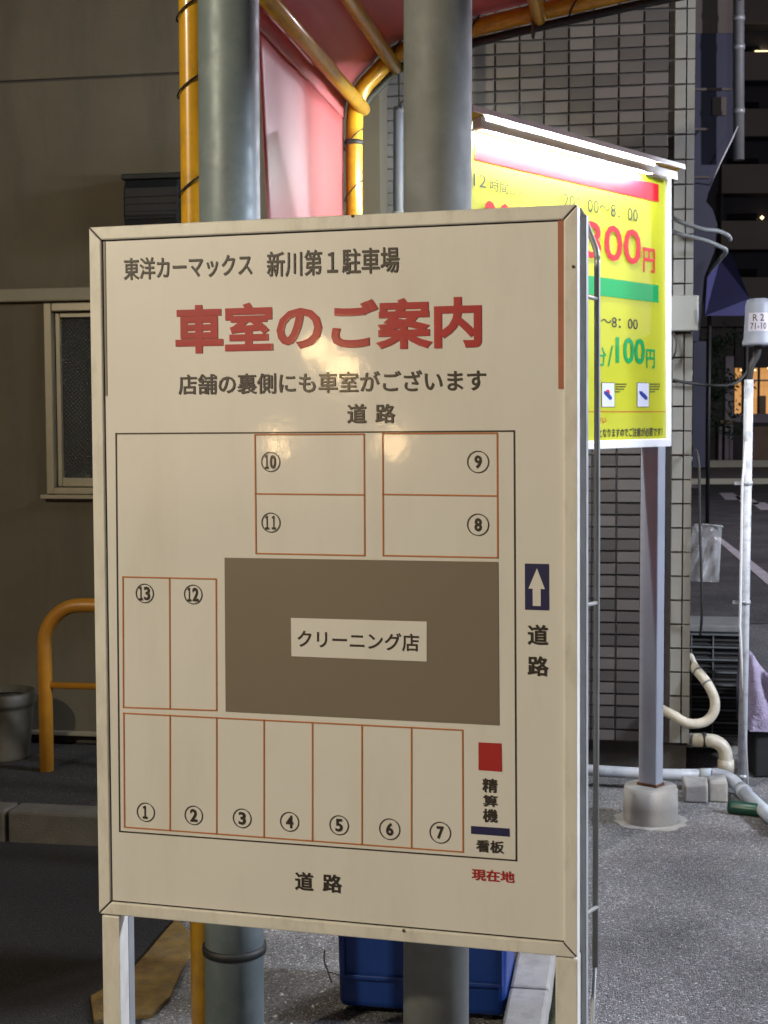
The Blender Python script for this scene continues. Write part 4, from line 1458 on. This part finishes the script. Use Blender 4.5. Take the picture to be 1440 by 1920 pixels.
# clear plastic bag hung from the cable
bgp = atd(1316, 980, 5.82)
bag = thing('plastic_bag', atd(1316, 1090, 5.82), 'crumpled clear plastic bag hanging on the black cable', 'bag')
xl, xr = 1281, 1348
n, mrow = 14, 16
vs = []
for side in (1, -1):
    for j in range(mrow + 1):
        for i in range(n + 1):
            fx, fy = i / n, j / mrow
            x = xl + (xr - xl) * fx + (6 * (1 - fy) if fx > 0.95 else 0)
            y = 981 + 108 * fy + 3 * fx
            fat = math.sin(math.pi * fx) ** 0.6 * math.sin(math.pi * min(1, fy * 0.9 + 0.06)) ** 0.7
            wr = 0.03 * math.sin(fx * 13 + fy * 6) * math.sin(fy * 8 + fx * 5 + side)
            vs.append(atd(x, y, 5.9 - side * (0.045 * fat + wr * fat)))
k = (n + 1) * (mrow + 1)
fs = []
for sd in (0, 1):
    fs += [(sd * k + j * (n + 1) + i, sd * k + j * (n + 1) + i + 1, sd * k + (j + 1) * (n + 1) + i + 1, sd * k + (j + 1) * (n + 1) + i) for j in range(mrow) for i in range(n)]
b = MB(); b.add(vs, fs, True); b.build('film', 'bag', bag)
MB().tube([atd(1281, 983, 5.9), atd(1330, 984, 5.88), atd(1356, 988, 5.88)], 0.004, 8).build('top_hem', 'conduit', bag)

# lavender quilted cover on something by the road
lc = gnd(1432, 1462)
cov = thing('quilted_cover', (lc.x, lc.y, 0), 'lavender quilted cloth cover draped over a low stack beside the white pole', 'cover')
pr = [(1406, 1372), (1407, 1222), (1414, 1222), (1442, 1268), (1500, 1300), (1500, 1376), (1440, 1372)]
q0 = [onpl(x, y, lc, V((0, 1, 0))) for x, y in pr]
b = MB()
nx = 10
vs = []
rowsz = 12
x0, x1 = q0[0].x, q0[4].x
zb_, ztp = q0[0].z, q0[1].z
for j in range(rowsz + 1):
    for i in range(nx + 1):
        fx, fz = i / nx, j / rowsz
        zt_ = ztp - (ztp - q0[3].z) * min(1, fx / 0.38) * 1.0 if fx < 0.38 else q0[3].z - (q0[3].z - q0[4].z) * (fx - 0.38) / 0.62
        vs.append(V((x0 + (x1 - x0) * fx, lc.y + 0.018 * math.sin(fx * 14 + fz * 5) * (0.3 + fz) + 0.004 * math.sin(fx * 60) * math.cos(fz * 40), zb_ + (zt_ - zb_) * fz)))
kk = len(vs)
vs += [v + V((0.02, 0.3, -0.01)) for v in vs]
fs = [(j * (nx + 1) + i, j * (nx + 1) + i + 1, (j + 1) * (nx + 1) + i + 1, (j + 1) * (nx + 1) + i) for j in range(rowsz) for i in range(nx)]
fs += [tuple(kk + q for q in f[::-1]) for f in fs]
top = [rowsz * (nx + 1) + i for i in range(nx + 1)]
fs += [(top[i], top[i + 1], kk + top[i + 1], kk + top[i]) for i in range(nx)]
lf = [j * (nx + 1) for j in range(rowsz + 1)]
fs += [(lf[j], lf[j + 1], kk + lf[j + 1], kk + lf[j]) for j in range(rowsz)]
rg = [j * (nx + 1) + nx for j in range(rowsz + 1)]
fs += [(rg[j], rg[j + 1], kk + rg[j + 1], kk + rg[j]) for j in range(rowsz)]
b.add(vs, fs, True); b.build('cloth', 'lavender', cov)
b = MB(); b.span(V((x0 + 0.03, lc.y + 0.03, 0)), V((1, 0, 0)), V((0, 1, 0)), UP, ((0, x1 - x0 - 0.06), (0, 0.22), (0, zb_ + 0.05))); b.build('stack', 'black', cov, bevel=0.01)

# ================================================================== ROAD AND FAR STREET
g = MB()
r0 = gnd(1290, 1105); r0.z = 0.004
g.add([(1.6, 10.5, 0.004), (90, 10.5, 0.004), (90, 34.5, 0.004), (-60, 34.5, 0.004), (-60, 24, 0.004), (1.0, 24, 0.004)], [(0, 1, 2, 3, 4, 5)])
struct(g.build('road', 'road'))


def paint(pts, name, m='road_white'):
    b = MB(); b.add([gnd(x, y, 0.008) for x, y in pts], [tuple(range(len(pts)))])
    return b


ln = MB()
ln.add([gnd(x, y, 0.008) for x, y in ((1338, 1007), (1350, 1007), (1480, 1105), (1480, 1128), (1440, 1097))], [(0, 1, 2, 3, 4)])
struct(ln.build('road_line', 'road_white'))
for (x0, x1, y0, y1) in ((1348, 1386, 924, 937), (1378, 1418, 930, 946), (1408, 1452, 942, 956), (1270, 1308, 906, 915)):
    zb = MB(); zb.add([gnd(x, y, 0.008) for x, y in ((x0, y0), (x0 + 26, y0), (x1 + 6, y1 - 2), (x1 + 2, y1), (x1 - 26, y1))], [(0, 1, 2, 3, 4)])
    struct(zb.build('crossing_bar', 'road_white'))
b = MB(); b.span(V((0, 34.5, 0)), V((1, 0, 0)), V((0, 1, 0)), UP, ((-60, 90), (0.16, 30), (0, 0.13))); struct(b.build('pavement', 'pavement'))
b = MB(); b.span(V((0, 34.5, 0)), V((1, 0, 0)), V((0, 1, 0)), UP, ((-60, 90), (0, 0.155), (0, 0.14))); struct(b.build('far_kerb', 'kerb_far'))
b = MB(); b.span(V((0, 43.6, 0)), V((1, 0, 0)), V((0, 1, 0)), UP, ((-40, 60), (0, 0.4), (0.13, 0.34)))
tag(b.build('low_wall', 'kerb_far'), 'long low pale wall before the far shop', 'wall')

# shop with warm lit window (far side of the road)
SD = 46.0


def far(px, py, d):
    return atd(px, py, d)


shop = thing('corner_shop', (far(1400, 880, SD).x, SD, 0.13), 'dark shop across the road with a warm lit window', 'shop')
X = V((1, 0, 0)); Y = V((0, 1, 0))


def fbox(x0, y0, x1, y1, d, dep, m, name, par, bev=0.0):
    p = far(x0, y0, d); q = far(x1, y1, d)
    b = MB(); b.span(V((0, d, 0)), X, Y, UP, ((p.x, q.x), (0, dep), (q.z, p.z)))
    return b.build(name, m, par, bevel=bev)


# front wall built round the window opening (photo pixels at the shop's distance)
fbox(1180, 610, 1376, 884, SD, 0.4, 'shop_wall', 'wall', shop)
fbox(1376, 610, 1640, 688, SD, 0.4, 'shop_wall', 'wall', shop)
fbox(1376, 790, 1640, 884, SD, 0.4, 'shop_wall', 'wall', shop)
fbox(1480, 688, 1640, 790, SD, 0.4, 'shop_wall', 'wall', shop)
fbox(1180, 570, 1640, 611, SD - 0.5, 6.0, 'shop_wall', 'roof', shop)
fbox(1376, 688, 1480, 790, SD + 1.6, 0.1, 'lit_warm', 'lit_room', shop)
wn = bpy.data.objects.new('window', None); COL.objects.link(wn); wn.parent = shop
for x in (1392, 1422, 1454):
    fbox(x, 688, x + 2.2, 790, SD + 0.1, 0.1, 'shop_wall', 'mullion', wn)
fbox(1376, 712, 1480, 714.5, SD + 0.12, 0.1, 'shop_pillar', 'transom', wn)
fbox(1372, 776, 1480, 792, SD - 0.1, 0.5, 'shop_pillar', 'sill', wn)
fbox(1424, 742, 1436, 777, SD + 0.5, 0.3, 'shop_pale', 'chair_back', wn)
fbox(1378, 735, 1383, 777, SD + 0.5, 0.3, 'lit_warm', 'lamp_shade', wn)
for x, y in ((1390, 691), (1416, 691), (1440, 687)):
    p = far(x, y + 3, SD + 0.3)
    MB().lathe(p, [(0.001, -0.035), (0.035, 0), (0.001, 0.035)], 10).build('ceiling_lamp', 'lit_lamp', shop)
fbox(1361, 668, 1374, 880, SD - 0.3, 0.3, 'shop_pillar', 'pillar', shop)
fbox(1348, 800, 1353, 884, SD - 0.4, 0.2, 'shop_pillar', 'door_post', shop)
fbox(1369, 796, 1372, 884, SD - 0.4, 0.2, 'shop_pillar', 'door_post', shop)
fbox(1350, 788, 1380, 794, SD - 0.6, 0.5, 'shop_pale', 'canopy', shop)
fbox(1410, 800, 1480, 880, SD - 0.04, 0.06, 'shop_pale', 'timber_panel', shop)

# leafy tree in front of the shop
tr = thing('street_tree', V((far(1322, 880, 42).x, 42, 0.13)), 'dark leafy street tree before the far shop', 'tree')
t0 = V((far(1322, 880, 42).x, 42, 0.13))
MB().tube(smooth_path([t0, t0 + V((0.05, 0, 1)), t0 + V((-0.05, 0.05, 2.0)), t0 + V((0.1, 0, 3.0))], 4), 0.1, 10, rs=None).build('trunk', 'bark', tr)
for sx in (-1, 1):
    MB().tube(smooth_path([t0 + V((0, 0, 1.6)), t0 + V((sx * 0.3, 0.1, 2.1)), t0 + V((sx * 0.55, 0, 2.8))], 4), 0.045, 8).build('limb', 'bark', tr)
b = MB()
rr = random.Random(3)
clumps = [(V((rr.gauss(0, 0.45), rr.gauss(0, 0.4), 2.3 + rr.uniform(-1.3, 1.5)))) for _ in range(46)]
for c in clumps:
    for _ in range(46):
        p = t0 + c + V((rr.gauss(0, 0.16), rr.gauss(0, 0.16), rr.gauss(0, 0.16)))
        a1 = V((rr.uniform(-1, 1), rr.uniform(-1, 1), rr.uniform(-1, 1))).normalized()
        a2 = a1.orthogonal().normalized()
        s = rr.uniform(0.05, 0.1)
        b.add([p - a1 * s, p + a2 * s * 0.5, p + a1 * s, p - a2 * s * 0.5], [(0, 1, 2, 3)])
b.build('crown', 'leaf', tr)

# apartment block behind
AD = 78.0
ax0, ax1 = far(1352, 500, AD).x, far(1352, 500, AD).x + 16
apt = thing('apartment_block', V(((ax0 + ax1) / 2, AD, 0)), 'tall dark apartment block with pale balcony parapets', 'building')
b = MB(); b.span(V((0, AD, 0)), X, Y, UP, ((ax0 - 4.0, ax1), (1.4, 12), (0, 34))); b.build('wall', 'apt_wall', apt)
for i, (y1, y0) in enumerate(((-215, -165), (-110, -58), (-5, 44), (97, 150), (204, 255), (308, 362), (414, 467), (520, 572), (625, 676))):
    zt_, zb_ = far(1400, y1, AD).z, far(1400, y0, AD).z
    MB().span(V((0, AD, 0)), X, Y, UP, ((ax0, ax1), (0, 0.15), (zb_, zt_))).build('balcony_parapet', 'apt_band', apt)
    MB().span(V((0, AD, 0)), X, Y, UP, ((ax0, ax1), (0.16, 1.39), (zb_ - 0.02, zb_ + 0.14))).build('balcony_floor', 'apt_wall', apt)
    for j in range(5):
        xa = ax0 + 0.6 + j * 3.2
        wn = MB().span(V((0, AD, 0)), X, Y, UP, ((xa, xa + 1.7), (1.3, 1.39), (zb_ + 0.1, zb_ + 2.1))).build('window', 'apt_glass', apt)
    for j in range(6):
        xa = ax0 + j * 3.2
        MB().span(V((0, AD, 0)), X, Y, UP, ((xa, xa + 0.14), (0.16, 1.3), (zt_, zb_ + 3.05))).build('party_screen', 'apt_wall', apt)
p = far(1433, 90, AD)
MB().span(V((0, AD, 0)), X, Y, UP, ((p.x - 0.2, p.x + 0.6), (1.1, 1.2), (p.z - 0.2, p.z + 0.15))).build('lit_window', 'lit_lamp', apt)
p = far(1438, 403, AD)
MB().lathe(V((p.x, AD + 1.0, p.z)), [(0.001, -0.12), (0.12, 0), (0.001, 0.12)], 10).build('balcony_lamp', 'lit_lamp', apt)

# nearer dark building with a jutting roof sign wall beside the tiled corner
ND = 24.0
nb_ = thing('dark_building', V((far(1330, 800, ND).x, ND, 0)), 'narrow dark navy building with a brown upper storey', 'building')


def nbox(x0, y0, x1, y1, d, dep, m, name):
    return fbox(x0, y0, x1, y1, d, dep, m, name, nb_)


nbox(1150, -220, 1374, 62, ND, 5, 'brown_wall', 'upper_wall')
poly = [(1150, 63), (1374, 63), (1374, 168), (1384, 172), (1386, 190), (1379, 215), (1382, 236), (1362, 285), (1346, 318), (1328, 362), (1324, 378), (1336, 392), (1345, 420), (1340, 470), (1320, 520), (1310, 640), (1150, 640)]
b = MB(); b.prism([far(x, y, ND + 0.02) for x, y in poly], V((0, 4.8, 0))); b.build('lower_wall', 'dark_navy', nb_)
nbox(1300, 640, 1322, 876, ND + 0.3, 1.0, 'dark_navy', 'pier')
for y in (165, 240, 330):
    nbox(1290, y, 1372 if y < 200 else 1330, y + 4, ND - 0.06, 0.06, 'brown_wall', 'string_course')
nbox(1336, 182, 1362, 216, ND - 0.05, 0.05, 'brown_wall', 'window')
nbox(1288, 66, 1292, 630, ND - 0.1, 0.1, 'dark_navy', 'corner_trim')
aw = thing('awning', far(1360, 600, 21.0), 'navy cloth awning sloping down below the dark building', 'awning')
b = MB()
pts = [far(1368, 474, 22.0), far(1376, 480, 22.0), far(1406, 556, 20.5), far(1404, 590, 20.5), far(1338, 590, 20.5), far(1336, 560, 20.5)]
b.prism([far(1350, 486, 22.2), far(1370, 474, 22.2), far(1406, 560, 20.4), far(1402, 592, 20.4), far(1322, 592, 20.4), far(1326, 520, 21.4)], V((0.05, 0.3, 0.02)))
b.build('cloth', 'navy_tarp', aw)
for x in (1330, 1400):
    p = far(x, 590, 20.6); MB().tube([p, V((p.x, p.y, 0))], 0.03, 8).build('pole', 'black', aw)

b = MB()
b.tube([far(1385, 300, ND - 0.4), far(1385, -240, ND - 0.4)], 0.09, 16); b.build('standpipe', 'conduit', nb_)
for y in (34, 88, 208):
    p = far(1385, y, ND - 0.4)
    MB().tube([p - UP * 0.04, p + UP * 0.04], 0.1, 16).build('pipe_bracket', 'alu', nb_)
MB().tube([far(1383, 237, ND - 0.52), far(1372, 262, ND - 0.6), far(1353, 300, ND - 0.7), far(1345, 318, ND - 0.7), far(1330, 350, ND + 0.1)], 0.012, 8).build('wire', 'white_enamel', nb_)

# loose grit and small stones on the asphalt
b = MB()
rr = random.Random(11)
for k in range(900):
    px_, py_ = rr.uniform(1095, 1460), rr.uniform(1530, 1940)
    if k % 3 == 0:
        px_, py_ = rr.uniform(480, 1020), rr.uniform(1730, 1940)
    p = gnd(px_, py_)
    sz = rr.choice((0.0015, 0.002, 0.0025, 0.003)) if k % 30 else rr.uniform(0.005, 0.008)
    a1 = V((rr.uniform(-1, 1), rr.uniform(-1, 1), 0)).normalized() * sz
    a2 = V((-a1.y, a1.x, 0)) * rr.uniform(0.5, 0.9)
    t_ = p + UP * sz * rr.uniform(0.6, 1.1)
    b.add([p - a1, p - a2, p + a1, p + a2, t_], [(0, 1, 4), (1, 2, 4), (2, 3, 4), (3, 0, 4)])
gr = b.build('grit', 'grit')
gr['kind'] = 'stuff'
tag(gr, 'loose pale grit scattered on the grey asphalt', 'grit')

# ================================================================== LAMPS THAT LIGHT THE PLACE
def street_lamp(loc, head, energy, col, lab, lens, rad=0.12, hs=1.0):
    t = thing('street_lamp', loc, lab, 'street lamp', 'street lamps')
    loc = V(loc); head = V(head)
    top = V((loc.x, loc.y, head.z - 0.05))
    MB().tube([loc, loc + UP * 2, top], 0.06, 16, rs=[0.075, 0.06, 0.04]).build('column', 'galv', t)
    MB().tube(smooth_path([top, top + UP * 0.15 + (head - top) * 0.3, head + UP * 0.08], 6), 0.03, 10).build('arm', 'galv', t)
    MB().lathe(head + UP * 0.0, [(0.2 * hs, 0.02), (0.2 * hs, 0.05), (0.12 * hs, 0.12), (0.03, 0.14)], 24).build('lamp_head', 'galv_dark', t)
    MB().lathe(head + UP * 0.0, [(0.001, -0.03), (0.1 * hs, -0.018), (0.16 * hs, 0.015)], 24).build('lens', lens, t)
    l = bpy.data.lights.new('lamp_light', 'POINT')
    l.energy = energy; l.color = col; l.shadow_soft_size = rad
    o = bpy.data.objects.new('lamp_light', l)
    COL.objects.link(o); o.parent = t
    o.location = head - loc - UP * (0.06 + rad)
    return t


street_lamp((-5.2, -1.6, 0), (-4.5, -1.2, 4.4), 1150, (1.0, 0.87, 0.65), 'street lamp with a warm lens on the kerb facing the taupe wall', 'lamp_lens')
street_lamp((6.4, 3.0, 0), (5.7, 3.0, 3.75), 2200, (0.80, 0.86, 1.0), 'street lamp with a wide cool lens standing by the junction', 'lamp_lens_cool', 0.35, 2.0)
street_lamp((13.5, 17, 0), (12.4, 16.6, 6.0), 3200, (0.94, 0.87, 1.0), 'street lamp with a small cool lens beside the road', 'lamp_lens_cool')

# globe lanterns across the lot, mirrored in the glossy guide sign
for gi, (pa, pb2, lab) in enumerate((((598, 655), (644, 692), 'lantern post with two small warm globes across the lot'),
                                     ((520, 828), (735, 832), 'lantern post with two widely spaced warm globes across the lot'))):
    tl_pts = []
    for x, y in (pa, pb2):
        p = onpl(x, y, PL.pt(0, 0, FACE), PL.n)
        d = (p - C0).normalized()
        r = d - PL.n * (2 * d.dot(PL.n))
        tl_pts.append(p + r * (5.2 + 2.6 * gi))
    c = (tl_pts[0] + tl_pts[1]) / 2
    lant = thing('globe_lantern', (c.x, c.y, 0), lab, 'lamp', 'globe lanterns')
    MB().tube([V((c.x, c.y, 0)), V((c.x, c.y, c.z - 0.25))], 0.03, 12).build('column', 'black', lant)
    MB().tube(smooth_path([tl_pts[0] - UP * 0.05, V((c.x, c.y, c.z - 0.26)), tl_pts[1] - UP * 0.05], 6), 0.012, 8).build('arm', 'black', lant)
    for p in tl_pts:
        MB().lathe(p, [(0.001, -0.07), (0.05, -0.05), (0.07, 0), (0.05, 0.05), (0.001, 0.07)], 20).build('globe', 'lamp_globe', lant)
